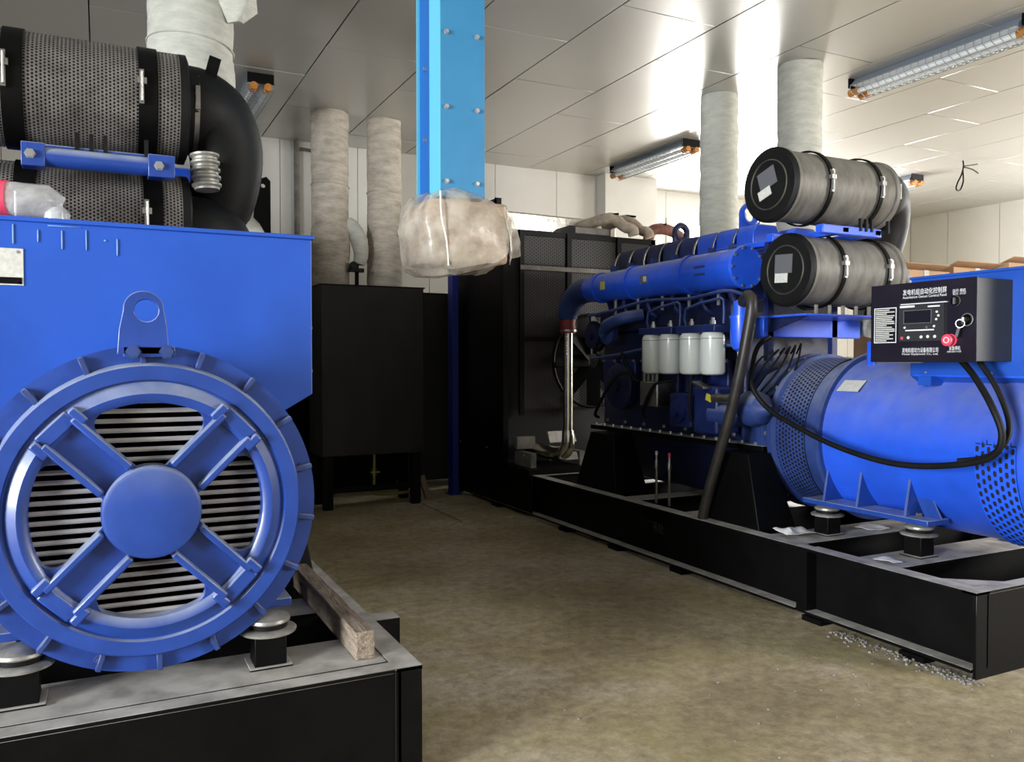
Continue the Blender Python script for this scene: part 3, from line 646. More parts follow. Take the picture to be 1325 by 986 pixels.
    for k in range(7):
        y = 4.45+.27*k; hexbolt((4.0, y+.05, .98), (-1, 0, 0), .012, .012).build('bolt', 'bolt', bl)
    # pipe supports / engine feet down to the skid
    for (y0, y1, yt0, yt1) in ((3.98, 4.55, 4.15, 4.42), (5.62, 6.25, 5.75, 6.1)):
        for s in (-1, 1):
            xo = CX+s*.62
            v = []
            for (zz, a, b, w1, w2) in ((.413, y0, y1, .16, .0), (.885, yt0, yt1, .10, .0)):
                for yy in (a, b):
                    v += [(xo-w1, yy, zz), (xo+w1, yy, zz)]
            MB().add(v, [(0, 1, 3, 2), (4, 6, 7, 5), (0, 4, 5, 1), (2, 3, 7, 6), (0, 2, 6, 4), (1, 5, 7, 3)]).build('engine_support', 'blackc', g, bevel=.006)
    # drain pipes standing on the rail
    for y, hh, c in ((5.14, .80, 'white'), (4.98, .80, 'pink')):
        dp = MB().cyl((3.80, y, .41), (3.80, y, .70), .010, n=8).lathe((3.80, y, .68), (0, 0, 1), [(0, .016), (.05, .016), (.06, .011), (.12, .009)], 10).build('drain_pipe', 'steel', g)
        MB().cyl((3.80, y, .78), (3.80, y, .81), .011, n=8).build('drain_cap', c, dp)
    # cleaner shelf beams
    MB().box(3.98 if not perfd else 4.15, 4.5 if not perfd else 4.6, 3.70, 3.76, 2.29, 2.345).box(3.98, 4.7, 4.12, 4.18, 2.29, 2.345).box(4.15, 4.21, 3.7, 4.9, 2.30, 2.34).box(4.44, 4.5, 3.7, 4.9, 2.30, 2.34).build('cleaner_rack', 'bluer' if perfd else 'blue', g, bevel=.006)
    cr = g.children[-1]
    if perfd: MB().cyl((4.15, 3.66, 2.285), (4.62, 3.66, 2.285), .038, n=20).box(4.12, 4.2, 3.62, 3.70, 2.24, 2.33).box(4.56, 4.66, 3.62, 3.70, 2.24, 2.33).build('rack_tube', 'bluer', cr, bevel=.003)
    for xx in ((4.15, 4.60) if perfd else ()):
        hexbolt((xx, 3.62, 2.285), (0, -1, 0), .016, .016).build('bolt', 'bolt', cr)
    for xx in (4.30, 4.35, 4.4, 4.55): MB().box(xx, xx+.015, 3.69, 3.71, 2.32, 2.40).build('rack_stay', 'rubber', cr)
    for xx in (4.02, 4.62): MB().box(xx, xx+.05, 4.2, 4.24, 1.5, 2.3).build('rack_post', 'navy', cr)
    MB().prism([(3.72, 1.79), (4.5, 1.81), (4.5, 1.78), (4.38, 1.70), (3.8, 1.60), (3.72, 1.60)], lambda a, b, h: (4.0+h, 8.22-a, b), .02)
    MB().box(3.98, 4.9, 4.20, 4.28, 1.66, 1.79).box(3.97, 4.75, 3.82, 4.3, 1.785, 1.80).build('turbo_shelf', 'blue', g, bevel=.006)
    sh = g.children[-1]
    MB().prism([(0, 0), (.42, 0), (0, -.12)], lambda a, b, h: (4.02+h, 4.28-a, 1.785+b), .012).build('shelf_web', 'engine', sh)
    for xx in (4.1, 4.22, 4.34, 4.46, 4.58, 4.7): MB().cyl((xx, 3.86, 1.80), (xx, 3.86, 1.86), .012, n=8).build('stud', 'conduit', sh)
    # air cleaners
    cleaner(g, 3.80 if not perfd else 3.75, 4.735, 3.97, 2.615, .235, perfd)
    cleaner(g, 3.945 if not perfd else 3.8, 4.80 if not perfd else 4.74, 3.97, 2.085, .235, perfd, True)
    if perfd: MB().lathe((4.80, 3.78, 2.235), (-.06, .05, 1), [(.008*k, .052+(.009 if (k//2) % 2 else 0)) for k in range(20)], 24).build('corrugated_hose', 'foild', g)
    MB().box(5.10, 5.13, 4.25, 4.35, 2.0, 2.42).build('lifting_bracket', 'blackc', g) if not perfd else MB().holed([(5.07, 2.1), (5.16, 2.1), (5.16, 2.41), (5.14, 2.43), (5.09, 2.41)], [(5.125+.012*math.cos(k*PI/5), 2.385+.012*math.sin(k*PI/5)) for k in range(10)], (5.125, 2.385), lambda a, b, h: (a, 4.3+h, b), .02, 16).build('lifting_bracket', 'blackc', g)
    # turbo and exhaust manifolds behind the cleaners
    MB().lathe((CX+.12, 4.35, 2.05), (0, 1, 0), [(0, .05), (0, .15), (.05, .18), (.12, .18), (.16, .1), (.3, .09)], 28).build('turbocharger', 'steel', g)
    MB().tube([(4.60, 4.05, 1.98), (4.9, 4.12, 2.12), (5.05, 4.2, 1.95), (5.05, 4.3, 1.7)], [.12, .14, .12, .10], 16, 5).build('exhaust_elbow', 'foild', g)
def radiator(g):
    x0, x1, y0, y1, z0, z1 = 3.60, 5.46, 7.42, 8.75, .42, 2.82
    MB().box(x0+.03, x1-.03, y0+.05, y1-.02, z0, z1-.02).build('radiator_core', 'dark', g)
    m = MB()
    for a in (x0, x1-.06):
        for b in (y0, y1-.06): m.box(a, a+.06, b, b+.06, z0, z1)
    for zz in (z0, z1-.05): m.box(x0, x1, y0, y0+.05, zz, zz+.05).box(x0, x0+.05, y0, y1, zz, zz+.05).box(x1-.05, x1, y0, y1, zz, zz+.05).box(x0, x1, y1-.05, y1, zz, zz+.05)
    fr = m.build('radiator_frame', 'blackc', g, bevel=.003, seg=1)
    MB().box(x0+.005, x0+.015, y0+.06, y1-.06, z0+.05, z1-.05).build('side_panel', 'blackc', g)
    MB().box(x1-.015, x1-.005, y0+.06, y1-.06, z0+.05, z1-.05).build('side_panel', 'blackc', g)
    MB().box(x0-.0, x1, y0, y1, z1-.004, z1+.004).build('top_plate', 'blackc', g)
    for (a, b) in ((3.80, 4.33), (4.39, 4.95), (5.0, 5.4)):
        for (c, d) in ((2.47, 2.77), (1.75, 2.42), (1.0, 1.7)):
            MB().perf(lambda u, v: (u, y0+.01, v), a, b, c, d, 22, int((d-c)/.03), .6, .6).build('guard_mesh', 'mesh', g, kind='stuff')
    for a in (3.78, 4.33, 4.95): MB().box(a, a+.05, y0-.02, y0+.01, .95, z1).build('guard_bar', 'blackc', g)
    MB().box(3.78, 5.4, y0-.03, y0+.005, 2.42, 2.465).build('guard_bar', 'conduit', g)
    MB().box(3.78, 5.4, y0-.03, y0+.005, 1.70, 1.74).build('guard_bar', 'blackc', g)
    MB().torus((4.6, y0-.1, 1.5), (0, 1, 0), .48, .018, 40, 8).build('fan_ring', 'blackc', g)
    for k in range(8):
        a = k*PI/4; MB().obox((4.6+.27*math.cos(a), y0-.1, 1.5+.27*math.sin(a)), (.4, .02, .14), Matrix.Rotation(-a, 3, 'Y') @ Matrix.Rotation(.5, 3, 'X')).build('fan_blade', 'blackc', g)
    # silver plates in the base
    MB().box(3.70, 3.90, 7.30, 7.36, .62, .74).build('base_plate', 'foild', g)
    MB().obox((4.12, 7.15, .74), (.30, .02, .12), ('X', -.5)).build('base_plate', 'foil', g)
    MB().obox((4.05, 7.0, .56), (.32, .02, .08), ('X', -.5)).build('base_plate', 'foild', g)
    MB().box(3.62, 5.43, 6.9, 7.42, .41, .46).build('radiator_base', 'blackc', g)
    for xx in (3.75, 4.3, 4.9): MB().box(xx-.03, xx+.03, 7.05, 7.4, .46, .60).build('base_plate', 'foild', g)
    for yy in (6.95, 7.8, 8.5): MB().cyl((x0-.002, yy, .6), (x0-.012, yy, .6), .01, n=8).build('bolt', 'bolt', g)
    MB().box(3.60, 3.615, 7.6, 7.75, 2.82, 3.15).box(3.60, 3.67, 7.6, 7.62, 2.80, 3.16).build('corner_ear', 'blackc', g)

def genset(dx, right, label):
    global OFF
    OFF = Vector((dx, 0, 0))
    yf = 2.455 if right else 2.76
    g = thing('diesel_generator', label, 'generator', (CX, 5.7, 0))
    skid(g, yf, right); alternator(g, 2.37 if right else 2.97, right); engine(g, not right); radiator(g)
    return g
gl = genset(-4.383, False, 'blue diesel generator in the left foreground, its round louvred alternator end facing the camera')
# left unit keeps perforated cleaner sleeves; lettering strokes on its box
OFF = Vector((0, 0, 0))
gr = genset(0, True, 'blue diesel generator on a long black skid at right with a black control box')
OFF = Vector((0, 0, 0))

# ---- control box on the right-hand unit ----
PX, PY0, PY1, PZ0, PZ1 = 3.84, 2.605, 3.215, 1.497, 1.91
cb = MB().box(PX+.006, 4.135, PY0, PY1, PZ0, PZ1).build('control_box', 'panels', gr, bevel=.003)
fc = MB().box(PX, PX+.008, PY0-.004, PY1+.006, PZ0-.004, PZ1+.004).build('control_face', 'panelk', gr, bevel=.002, seg=1)
def cp(x, y):
    t = (x-60)/975; u = t*1.13/(1+.13*t); top = 120-80*t; bot = 880+50*t
    v = (y-top)/(bot-top); return PY1-u*(PY1-PY0), PZ1-v*(PZ1-PZ0)
EX, EY = (0, -1, 0), (0, 0, 1)
def ctext(s, x0, x1, y, size, m='print'):
    a, z_ = cp(x0, y); b, _ = cp(x1, y); return text(s, size, (PX-.0012, a, z_), EX, EY, m, fc, width=a-b)
ctext('发电机组自动化控制屏', 350, 760, 212, .034)
ctext('Automation Genset Control Panel', 350, 760, 250, .020)
ctext('运行 停机', 815, 940, 200, .022); ctext('RUN  STOP', 820, 940, 222, .011)
ctext('发电机组动力设备有限公司', 350, 688, 800, .028); ctext('Power Equipment Co., Ltd.', 350, 688, 828, .014)
ctext('紧急停机', 790, 895, 798, .024); ctext('EMERGENCY STOP', 772, 903, 822, .010)
def crect(x0, y0, x1, y1, m, name, t=.002, parent=None, hollow=0):
    a, z1 = cp(x0, y0); b, _ = cp(x1, y0); _, z0 = cp((x0+x1)/2, y1); _, z1 = cp((x0+x1)/2, y0)
    if hollow:
        return MB().holed([(b, z0), (a, z0), (a, z1), (b, z1)], [(b+hollow, z0+hollow), (a-hollow, z0+hollow), (a-hollow, z1-hollow), (b+hollow, z1-hollow)], ((a+b)/2, (z0+z1)/2), lambda p, q, h: (PX-h, p, q), t, 4).build(name, m, parent or fc, smooth=0)
    return MB().box(PX-t, PX, b, a, z0, z1).build(name, m, parent or fc, smooth=0)
crect(85, 338, 292, 697, 'print', 'instruction_frame', .0015, hollow=.004)
for k in range(17):
    y = 357+k*19.5; crect(98, y, random.choice([225, 262, 275, 200, 270, 250]), y+11, 'label', 'instruction_line', .0015)
ctl = crect(328, 285, 752, 692, 'keypad', 'controller', .012)
crect(345, 296, 775, 304, 'print', 'controller_line', .0135)
crect(340, 322, 475, 342, 'print', 'controller_title', .0135); crect(600, 326, 712, 340, 'print', 'controller_title', .0135)
crect(372, 368, 634, 508, 'bolt', 'screen_frame', .0135, hollow=.003)
crect(380, 374, 628, 502, 'screen', 'screen', .013)
crect(392, 572, 660, 584, 'print', 'controller_line', .0135)
def cbtn(x, y, r, m, name, t=.016):
    a, z_ = cp(x, y); return MB().lathe((PX-.004, a, z_), (-1, 0, 0), [(0, r), (t-.006, r), (t-.004, r*.8), (t-.004, 0)], 20).build(name, m, fc)
for x, y, m_ in ((360, 655, 'pink'), (420, 652, 'white'), (540, 650, 'white'), (602, 648, 'white'), (668, 650, 'white'), (385, 548, 'white'), (660, 542, 'white'), (590, 550, 'bolt'), (685, 392, 'white'), (700, 432, 'white'), (680, 470, 'white')):
    cbtn(x, y, .0085 if y > 600 else .0065, m_, 'button')
a, z_ = cp(850, 285); k = MB().lathe((PX, a, z_), (-1, 0, 0), [(0, .025), (.01, .025), (.012, .018), (.012, 0)], 24).build('selector_switch', 'blackc', fc); MB().torus((PX-.006, a, z_), (1, 0, 0), .024, .0025, 24, 6).box(PX-.02, PX-.01, a-.005, a+.005, z_-.016, z_+.016).build('switch_bezel', 'bolt', k)
a, z_ = cp(965, 485); k = MB().lathe((PX, a, z_), (-1, 0, 0), [(0, .03), (.01, .03), (.012, .02), (.025, .018), (.025, 0)], 24).build('key_switch', 'blackc', fc)
MB().torus((PX-.01, a, z_), (1, 0, 0), .030, .003, 24, 6).build('switch_bezel', 'bolt', k)
MB().box(PX-.05, PX-.02, a-.002, a+.002, z_-.01, z_+.01).torus((PX-.045, a+.012, z_-.02), (1, .4, 0), .02, .002, 20, 6).obox((PX-.045, a+.025, z_-.06), (.003, .014, .05), ('X', .3)).build('key', 'bolt', k)
a, z_ = cp(808, 695); k = MB().lathe((PX, a, z_), (-1, 0, 0), [(0, .032), (.006, .032), (.008, .014), (.02, .014), (.022, .03), (.036, .03), (.04, .022), (.04, 0)], 28).build('emergency_stop_button', 'pink', fc)
MB().torus((PX-.04, a, z_), (1, 0, 0), .014, .0025, 20, 6).build('arrow_ring', 'white', k)
MB().box(PX-.001, PX+.02, PY0+.3, PY1-.02, PZ0-.008, PZ0-.004).build('face_lip', 'bolt', fc)
# cables from the control box
MB().tube([(3.90, 2.72, 1.50), (3.86, 2.62, 1.42), (3.80, 2.49, 1.28), (3.80, 2.44, 1.14), (3.82, 2.52, 1.03), (3.84, 2.80, .96), (3.84, 3.10, .945), (3.84, 3.45, 1.0), (3.84, 3.75, 1.09), (3.84, 4.0, 1.19), (3.82, 4.13, 1.33), (3.86, 4.17, 1.48), (3.9, 4.16, 1.6), (3.95, 4.1, 1.66)], .0165, 12, 6).build('control_cable', 'rubber', gr)
MB().tube([(3.95, 2.66, 1.50), (3.93, 2.55, 1.36), (3.90, 2.47, 1.2), (3.86, 2.47, 1.1), (3.84, 2.55, 1.03), (3.83, 2.68, 1.0)], .014, 10, 5).build('control_cable', 'rubber', gr)
for k in range(6):
    MB().tube([(3.95+.05*k, 4.12, 1.55), (3.92+.05*k, 4.05, 1.56+.01*k), (3.9+.06*k, 4.16, 1.50-.02*k), (3.88+.02*k, 4.22, 1.35-.03*k), (3.95, 4.28, 1.2)], .007, 6, 4).build('wiring_strand', 'rubber', gr)
t_ = text('◀ 起吊处', .085, (3.7275, 5.25, .215), EX, EY, 'fadedp', [c for c in gr.children if c.name.startswith('side_rail')][1], width=.30)
# blue lug with bolts beside the control box, on the coupling flange
lg = MB().box(CX-.44, CX-.40, 3.66, 3.74, 1.30, 1.56)
lg = MB().box(CX-.2, CX-.08, 3.60, 3.66, 1.46, 1.62).build('lifting_eye', 'blue', gr, bevel=.008)
for zz in (1.58, 1.52): hexbolt((CX-.14, 3.60, zz), (0, -1, 0), .018, .012).build('bolt', 'bolt', lg)

# ================= top-level things =================
# timber on the left skid
tm = MB().box(.815, .885, 2.90, 4.40, .414, .515).build('timber_beam', 'wood', bevel=.004)
subdiv(tm, 3); crumple(tm, .004, 30)
tag(tm, 'rough squared timber lying along the aisle-side rail of the left generator skid', 'timber')
# paper scraps
def scrap(name, x, y, z, sx, sy, m, label, cat, amp=.01, seed=0):
    b = MB(); n = 8; vs = []
    for i in range(n+1):
        for j in range(n+1):
            px_, py_ = x+sx*(i/n-.5), y+sy*(j/n-.5); e = noise.noise(Vector((px_*14+seed, py_*14, 0)))
            vs.append((px_+.02*noise.noise(Vector((px_*9, py_*9, 5))), py_, z+amp*(e+.9)))
    t = len(vs); vs2 = [(a, b_, c+.002) for a, b_, c in vs]
    fs = [(i*(n+1)+j, (i+1)*(n+1)+j, (i+1)*(n+1)+j+1, i*(n+1)+j+1) for i in range(n) for j in range(n)]
    fs2 = [tuple(k+t for k in f)[::-1] for f in fs]
    edge = [i*(n+1) for i in range(n+1)]+[n*(n+1)+j for j in range(1, n+1)]+[i*(n+1)+n for i in range(n-1, -1, -1)]+[j for j in range(n-1, 0, -1)]
    fs3 = [(edge[k], edge[(k+1) % len(edge)], t+edge[(k+1) % len(edge)], t+edge[k]) for k in range(len(edge))]
    return tag(b.add(vs+vs2, fs+fs2+fs3).build(name, m), label, cat)
scrap('rag', 3.87, 3.80, .411, .20, .17, 'paper', 'crumpled white rag on the right skid beside the black engine support', 'rag', .03)
scrap('paper_scrap', 3.80, 3.06, .411, .08, .12, 'paper', 'small torn white scrap on the right skid cross member near the aisle', 'paper', .012, 3)
scrap('paper_sheet', 4.46, 3.72, .411, .16, .15, 'paper', 'white sheet on the right skid under the alternator barrel', 'paper', .01, 6)
# debris along the right skid
db = MB()
for k in range(230):
    y = random.uniform(2.4, 3.25); x_ = 3.645-abs(random.gauss(0, .05)); r = random.uniform(.003, .012)
    db.obox((x_, y, r*.45), (r, r*1.3, r), Matrix.Rotation(random.random()*3, 3, 'Z'))
for k in range(60):
    r = random.uniform(.003, .008); db.obox((random.uniform(1.6, 3.5), random.uniform(1.7, 3.2), r*.45), (r, r*1.4, r), Matrix.Rotation(random.random()*3, 3, 'Z'))
tag(db.build('cement_crumbs', 'debris', smooth=0, kind='stuff'), 'pale cement crumbs strewn along the foot of the right skid', 'debris')
# wooden offcut by the tank
tag(MB().obox((3.11, 8.35, .14), (.06, .05, .26), Matrix.Rotation(-.3, 3, 'Y')).build('wood_offcut', 'wood', bevel=.003), 'short wooden offcut standing at the foot of the black tank', 'wood')

# ---- fuel tanks ----
def tank(label, x0, x1, y0, y1, zb, zt, pipe):
    t = thing('fuel_tank', label, 'tank', ((x0+x1)/2, (y0+y1)/2, 0))
    MB().box(x0, x1, y0, y1, zb, zt).build('tank_body', 'tank', t, bevel=.008)
    MB().box(x0-.01, x1+.01, y0-.01, y1+.01, zt-.006, zt+.006).build('top_rim', 'blackc', t)
    for a in (x0+.03, x1-.12):
        for b in (y0+.02, y1-.12): MB().box(a, a+.09, b, b+.09, 0, zb).build('leg', 'blackc', t)
    MB().box(x0+.03, x1-.03, y0+.06, y0+.10, .16, .22).build('brace', 'blackc', t)
    if pipe:
        xx = x0+.60
        p = MB().tube([(xx, y0+.2, zb), (xx, y0+.2, .3), (xx, y0+.2, .14), (xx+.06, y0+.2, .10), (xx+.45, y0+.2, .10)], .018, 10, 3).build('drain_pipe', 'brass', t)
        MB().lathe((xx, y0+.2, .30), (0, 0, 1), [(0, .03), (.07, .03)], 8).box(xx-.05, xx+.05, y0+.16, y0+.18, .33, .345).build('valve', 'brass', p)
    return t
tank('tall black fuel tank on legs between the two generators', 1.95, 3.03, 8.15, 8.68, .54, 2.26, True)
tank('second black tank further back, half hidden by the far radiator', 3.12, 4.1, 9.2, 9.8, .08, 2.30, False)
backing = thing('dark_backing', 'added black box by the back wall, darkening the gap under the fuel tank', 'dark_backing', (2.3, 9.6, 0))  # added dark box standing in for the shade under and behind the tank
MB().box(1.5, 3.08, 9.3, 9.9, .02, 2.36).build('backing_body', 'blackc', backing, bevel=.005)
for k in range(3): MB().box(1.52+.52*k, 2.02+.52*k, 9.285, 9.3, .06, 2.32).build('backing_panel', 'blackc', backing, bevel=.003)
# blue post at the far radiator corner
bp = MB().box(3.475, 3.545, 8.44, 8.58, 0, 2.62).box(3.44, 3.57, 8.42, 8.60, 0, .02).build('steel_post', 'postb', bevel=.003)
tag(bp, 'dark blue steel post standing close to the side of the far radiator', 'post')

# ---- wrapped exhaust pipes ----
def wrapped(x, y, z0, r, m, label, seed, seg=None, bulge=None):
    t = thing('exhaust_pipe', label, 'pipe', (x, y, z0), 'cloth wrapped exhaust pipes')
    zs = seg or [z0, H]
    for i in range(len(zs)-1):
        a, b = zs[i], zs[i+1]; n = max(6, int((b-a)/.02)); prof = []
        for k in range(n+1):
            zz = (b-a)*k/n; q = ((a+zz)*8.3+seed) % 1
            prof.append((zz, r*(1+.012*q-.03*(i % 2))))
        o = MB().lathe((x, y, a), (0, 0, 1), [(0, r*.85)]+prof+[(b-a, r*.85)], 36).build('lagging', m if i else m, t, smooth=50)
        crumple(o, .010, 6, seed)
    for k in range(int((H-z0)/.55)):
        zz = z0+.3+.55*k+random.uniform(-.05, .05)
        if zz < H-.05: MB().torus((x, y, zz), (.06, .03, 1), r*1.004, .004, 28, 5).build('binding', 'clothd' if m == 'clothd' else 'cloth', t)
    return t
w1 = wrapped(.50, 5.3, 2.52, .245, 'cloth', 'thick white cloth-wrapped exhaust pipe above the left generator', 1, [2.52, 3.3, 3.9, H])
o = MB().lathe((.735, 5.16, 3.50), (0, 0, 1), [(0, .04), (.1, .1), (.25, .14), (.4, .12), (.46, .1)], 20).build('torn_lagging', 'cloth', w1); crumple(o, .06, 9, 3)
w2 = wrapped(2.25, 8.95, .9, .205, 'clothd', 'left one of the two stained wrapped pipes behind the black tank', 2, [.9, 2.95, H])
o = MB().tube([(2.42, 8.9, 3.02), (2.52, 8.85, 2.88), (2.55, 8.82, 2.7), (2.54, 8.82, 2.55)], [.07, .09, .085, .07], 14, 5).build('side_branch', 'cloth', w2); crumple(o, .015, 12)
MB().cyl((2.50, 8.8, 2.2), (2.50, 8.8, 2.56), .022, n=10).lathe((2.44, 8.75, 2.53), (0, -1, 0), [(0, .04), (.05, .04), (.05, 0)], 12).box(2.4, 2.56, 8.72, 8.78, 2.46, 2.5).build('branch_valve', 'blackc', w2)
wrapped(2.87, 8.98, .9, .195, 'clothd', 'right one of the two stained wrapped pipes behind the black tank', 5, [.9, 2.95, H])
wrapped(5.66, 6.62, 1.5, .19, 'cloth', 'grey wrapped exhaust pipe rising behind the rocker covers, left of its pair', 3)
wrapped(5.72, 5.6, 1.5, .195, 'cloth', 'grey wrapped exhaust pipe rising directly behind the upper right air cleaner', 4)

# ---- blue hanging duct with wrapped end ----
bd = thing('bus_duct', 'blue bolted steel duct hanging from the ceiling in the middle', 'duct', (1.54, 3.75, 2.27))
MB().box(1.424, 1.65, 3.60, 3.73, 2.27, H-.01).build('duct_body', 'cyan', bd, bevel=.002, seg=1)
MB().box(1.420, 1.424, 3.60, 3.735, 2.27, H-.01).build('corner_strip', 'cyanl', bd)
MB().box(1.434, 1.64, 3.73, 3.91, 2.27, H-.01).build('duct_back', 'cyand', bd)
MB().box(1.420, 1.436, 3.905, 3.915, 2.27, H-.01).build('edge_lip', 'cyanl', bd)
bb = None
for k in range(6):
    zz = 2.34+.345*k
    for xx in (1.452, 1.608): hexbolt((xx, 3.60, zz), (0, -1, 0), .0105, .014).build('bolt', 'bolt', bd)
    hexbolt((1.434, 3.82, zz+.24), (-1, 0, 0), .0105, .012).build('bolt', 'bolt', bd)
# wrapped end
bag = thing('plastic_wrapping', 'cloudy plastic film tied round the lower end of the hanging blue duct', 'plastic wrap', (1.56, 3.75, 1.91))
core = MB().box(1.36, 1.765, 3.575, 3.92, 1.965, 2.255).build('wrapped_joint', 'brown', bag, bevel=.02)
def loft(secs, n=40):
    vs = []
    for (z_, x0, x1, y0, y1, tilt) in secs:
        for k in range(n):
            a = 2*PI*k/n; c, s = math.cos(a), math.sin(a); e = .45
            px_ = (x0+x1)/2+(x1-x0)/2*math.copysign(abs(c)**e, c); py_ = (y0+y1)/2+(y1-y0)/2*math.copysign(abs(s)**e, s)
            vs.append((px_, py_, z_+tilt*(px_-1.56)))
    m = len(secs); fs = [(i*n+k, i*n+(k+1) % n, (i+1)*n+(k+1) % n, (i+1)*n+k) for i in range(m-1) for k in range(n)]
    fs += [tuple(range(n))[::-1], tuple((m-1)*n+k for k in range(n))]
    return vs, fs
secs = [(1.925, 1.42, 1.70, 3.62, 3.86, .18), (1.935, 1.38, 1.76, 3.58, 3.9, .2), (1.97, 1.34, 1.79, 3.55, 3.93, .12), (2.02, 1.325, 1.80, 3.54, 3.94, .05), (2.08, 1.318, 1.80, 3.54, 3.95, 0), (2.14, 1.32, 1.80, 3.54, 3.95, 0), (2.19, 1.33, 1.79, 3.55, 3.95, -.05), (2.235, 1.35, 1.755, 3.56, 3.94, -.12), (2.275, 1.375, 1.71, 3.575, 3.93, -.1), (2.295, 1.41, 1.66, 3.59, 3.92, -.03)]
vs, fs = loft(secs, 64)
fo = MB().add(vs, fs).build('plastic_film', 'film', bag, smooth=25); crumple(fo, .05, 5, 2); crumple(fo, .010, 22, 5)
vs = [(1.74, 3.56, 2.24), (1.80, 3.60, 2.20), (1.86, 3.66, 2.10), (1.90, 3.72, 2.03), (1.84, 3.70, 2.01), (1.79, 3.60, 1.97), (1.77, 3.56, 2.05), (1.80, 3.62, 2.1)]
fo = MB().add(vs+[(a, b+.006, c) for a, b, c in vs], [(0, 1, 7, 6), (1, 2, 7), (2, 3, 4, 7), (4, 5, 6, 7), (8, 14, 15, 9), (9, 15, 10), (10, 15, 12, 11), (12, 15, 14, 13), (0, 8, 9, 1), (1, 9, 10, 2), (2, 10, 11, 3), (3, 11, 12, 4), (4, 12, 13, 5), (5, 13, 14, 6), (6, 14, 8, 0)]).build('loose_flap', 'film', bag, smooth=25)
subdiv(fo, 3); crumple(fo, .02, 14, 3)
MB().tube([(1.40, 3.545, 2.28), (1.40, 3.53, 2.16), (1.425, 3.53, 2.05), (1.44, 3.545, 1.94)], .004, 6, 3).build('tie_cord', 'paper', bag)

# ---- foil duct and wrapped pipes on the far radiator ----
fd = MB().box(3.66, 5.3, 7.95, 8.4, 2.825, 3.1).build('foil_duct', 'foil', bevel=.02); subdiv(fd, 5); crumple(fd, .02, 6)
tag(fd, 'silver foil-wrapped duct lying on top of the far radiator', 'duct')
def cpipe(pts, r, m, label):
    t = thing('wrapped_pipe', label, 'pipe', (pts[-1][0], pts[-1][1], pts[-1][2]), 'wrapped pipes on the far radiator')
    o = MB().tube(pts, r, 14, 6).build('pipe_wrapping', m, t); crumple(o, .008, 22)
    MB().tube([Vector(p)+Vector((.03, -.05, .05)) for p in pts[1:3]], .012, 6, 2).build('binding', 'blackc', t)
cpipe([(4.72, 7.86, 2.96), (4.88, 7.60, 3.03), (5.0, 7.55, 3.04), (5.08, 7.48, 2.96), (5.16, 7.44, 2.92), (5.18, 7.43, 2.86)], .062, 'clothb', 'tan taped pipe bending over the radiator top, nearest the foil duct')
cpipe([(5.06, 7.86, 3.0), (5.2, 7.70, 3.06), (5.30, 7.66, 3.05), (5.38, 7.58, 2.95), (5.42, 7.52, 2.92), (5.44, 7.5, 2.86)], .058, 'clothb', 'tan taped pipe bending over the radiator top, middle of the three')
cpipe([(5.55, 7.7, 2.8), (5.6, 7.7, 2.96), (5.72, 7.66, 3.0), (5.9, 7.62, 2.95), (5.98, 7.6, 2.82)], .062, 'rust', 'red-brown taped pipe at the right end of the radiator top')
tr = thing('mesh_tray', 'small black mesh tray lying on the far radiator top', 'tray', (4.55, 7.5, 2.83))
MB().prism([(0, 0), (.62, 0), (.62, .08), (.12, .09)], lambda a, b, h: (4.28+a, 7.46+h, 2.826+b), .3).build('tray_body', 'blackc', tr)
MB().perf(lambda u, v: (u, 7.455, v), 4.46, 4.88, 2.84, 2.905, 22, 4, .5, .5, False).build('tray_mesh', 'perf', tr, kind='stuff')

# ---- ceiling lights ----
def light(x, ya, yb, label, sp=1):
    t = thing('ceiling_light', label, 'light', (x, (ya+yb)/2, H), 'twin tube ceiling lights')
    z1 = H-.002
    MB().prism([(-.06, 0), (.06, 0), (.135, -.075), (.12, -.08), (-.12, -.08), (-.135, -.075)], lambda a, b, h: (x+a, ya+.06+h, z1+b), yb-ya-.12).build('housing', 'fix', t, smooth=0)
    MB().prism([(-.12, -.082), (0, -.10), (.12, -.082), (.12, -.079), (-.12, -.079)], lambda a, b, h: (x+a, ya+.08+h, z1+b), yb-ya-.16).build('reflector', 'reflector', t)
    for s in (-1, 1):
        MB().cyl((x+s*.065, ya+.07, z1-.125), (x+s*.065, yb-.07, z1-.125), .021, n=14).build('tube', 'tubeg', t)
        for yy in (ya, yb-.10): MB().lathe((x+s*.065, yy, z1-.125), (0, 1, 0), [(0, .015), (0, .036), (.03, .036), (.035, .030), (.06, .03), (.065, .038), (.10, .038), (.10, 0)], 14).build('end_cap', 'orange', t)
    g_ = MB(); n = 22
    for s in (-.135, -.075, 0, .075, .135): g_.tube([(x+s, ya+.06, z1-.195+abs(s)*.5), (x+s, yb-.06, z1-.195+abs(s)*.5)], .0035, 5, 1)
    for k in range(n+1):
        y = ya+.06+(yb-ya-.12)*k/n; g_.tube([(x-.135, y, z1-.07), (x-.135, y, z1-.127), (x, y, z1-.195), (x+.135, y, z1-.127), (x+.135, y, z1-.07)], .003, 5, 1)
    g_.build('wire_guard', 'wire', t)
    for yy in (ya+.01, yb-.05): MB().box(x-.12, x+.12, yy+.01, yy+.03, z1-.09, z1).build('end_bracket', 'blackc', t)
light(6.50, 3.95, 5.66, 'twin tube light on the ceiling at the upper right of the room')
light(6.42, 7.98, 9.64, 'twin tube light on the ceiling near the wall pier')
light(10.52, 8.02, 9.68, 'twin tube light at the far right, half hidden by the air cleaner')
light(1.36, 7.95, 9.62, 'twin tube light on the ceiling behind the thick left pipe')
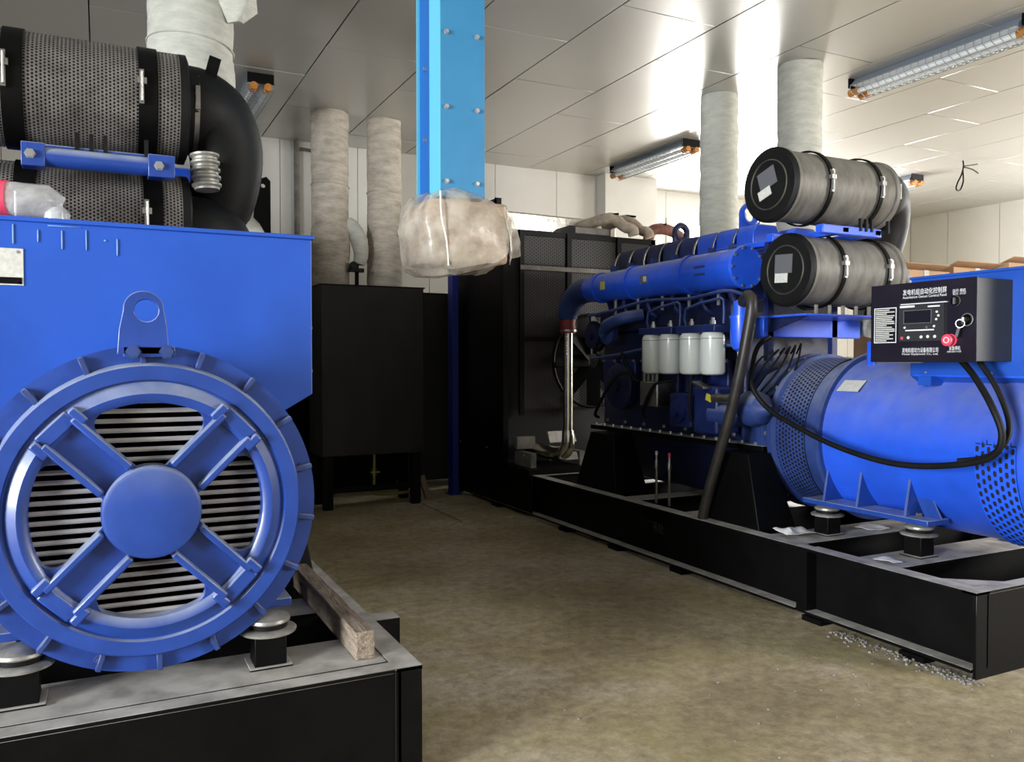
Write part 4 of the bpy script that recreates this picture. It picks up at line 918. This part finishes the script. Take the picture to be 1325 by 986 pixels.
# hanging wire
wr_ = MB().tube([(10.33, 7.22, H-.005), (10.34, 7.22, H-.09), (10.30, 7.22, H-.2), (10.22, 7.22, H-.32), (10.20, 7.22, H-.40), (10.28, 7.22, H-.40), (10.34, 7.22, H-.28), (10.33, 7.22, H-.14)], .010, 8, 5).tube([(10.34, 7.22, H-.09), (10.5, 7.2, H-.11), (10.62, 7.2, H-.15)], .008, 6, 3).tube([(10.34, 7.22, H-.08), (10.5, 7.2, H-.05), (10.6, 7.2, H-.03)], .008, 6, 3).build('hanging_wire', 'blackc')
tag(wr_, 'loose black wire loop dangling from the ceiling at right', 'wire')
# conduit on the back wall
cd = thing('wall_conduit', 'dark vertical conduit on the back wall beside the wrapped pipes', 'conduit', (2.15, 10.18, 0))
MB().tube([(2.15, 10.17, 0.02), (2.15, 10.17, 4.17)], .035, 10, 1).build('conduit_pipe', 'conduit', cd)
MB().tube([(2.15, 10.17, 4.08), (2.5, 10.17, 4.06)], .02, 8, 1).build('conduit_branch', 'conduit', cd)
MB().tube([(1.85, 10.17, 2.99), (2.15, 10.17, 2.97)], .02, 8, 1).build('conduit_branch', 'conduit', cd)

# ---- stacked cardboard boxes beyond the right unit ----
cbx = 0
rows = [(6.28, 4.95, .60, [.57, .58, .57, .55], 'left'), (6.94, 4.95, .64, [.58, .585, .58, .575], 'middle'), (7.68, 4.90, .74, [.60, .60, .595, .595], 'right')]
for (x_, y_, w_, hs, nm) in rows:
    z_ = 0
    for k, h_ in enumerate(hs):
        j = random.uniform(-.015, .015)
        pos = ['lowest', 'second from the floor', 'third from the floor', 'topmost'][k]
        t = thing('cardboard_box', 'brown cardboard box in the %s stack behind the right generator, %s' % (nm, pos), 'box', (x_+j, y_, z_), 'stacked cardboard boxes')
        MB().box(x_+j-w_/2, x_+j+w_/2, y_-.25, y_+.25, z_, z_+h_-.004).build('carton', 'card', t, bevel=.004)
        MB().box(x_+j-.03, x_+j+.03, y_-.253, y_+.253, z_+h_-.08, z_+h_-.0025).build('tape', 'label', t)
        if k == 3: MB().obox((x_+j, y_-.2, z_+h_+.02), (w_*.9, .16, .006), ('X', -.35)).build('flap', 'card', t)
        z_ += h_

# ---- plastic things on the left terminal box ----
pb = thing('plastic_bundle', 'clear plastic wrapped bundle with a pink tape on top of the left blue box', 'plastic wrap', (-.28, 3.5, 1.99))
o = MB().lathe((-.50, 3.5, 2.085), (1, 0, 0), [(0, .03), (.05, .06), (.2, .065), (.33, .06), (.38, .03), (.38, 0)], 24).build('wrapped_roll', 'clear', pb); crumple(o, .02, 12)
o = MB().lathe((-.37, 3.5, 2.085), (1, 0, 0), [(0, .068), (.07, .068)], 20).build('pink_tape', 'pink', pb); crumple(o, .02, 12)
MB().lathe((-.14, 3.48, 1.992), (0, 0, 1), [(0, 0), (0, .04), (.05, .045), (.07, .03), (.075, 0)], 20).build('clear_cap', 'clear', pb)
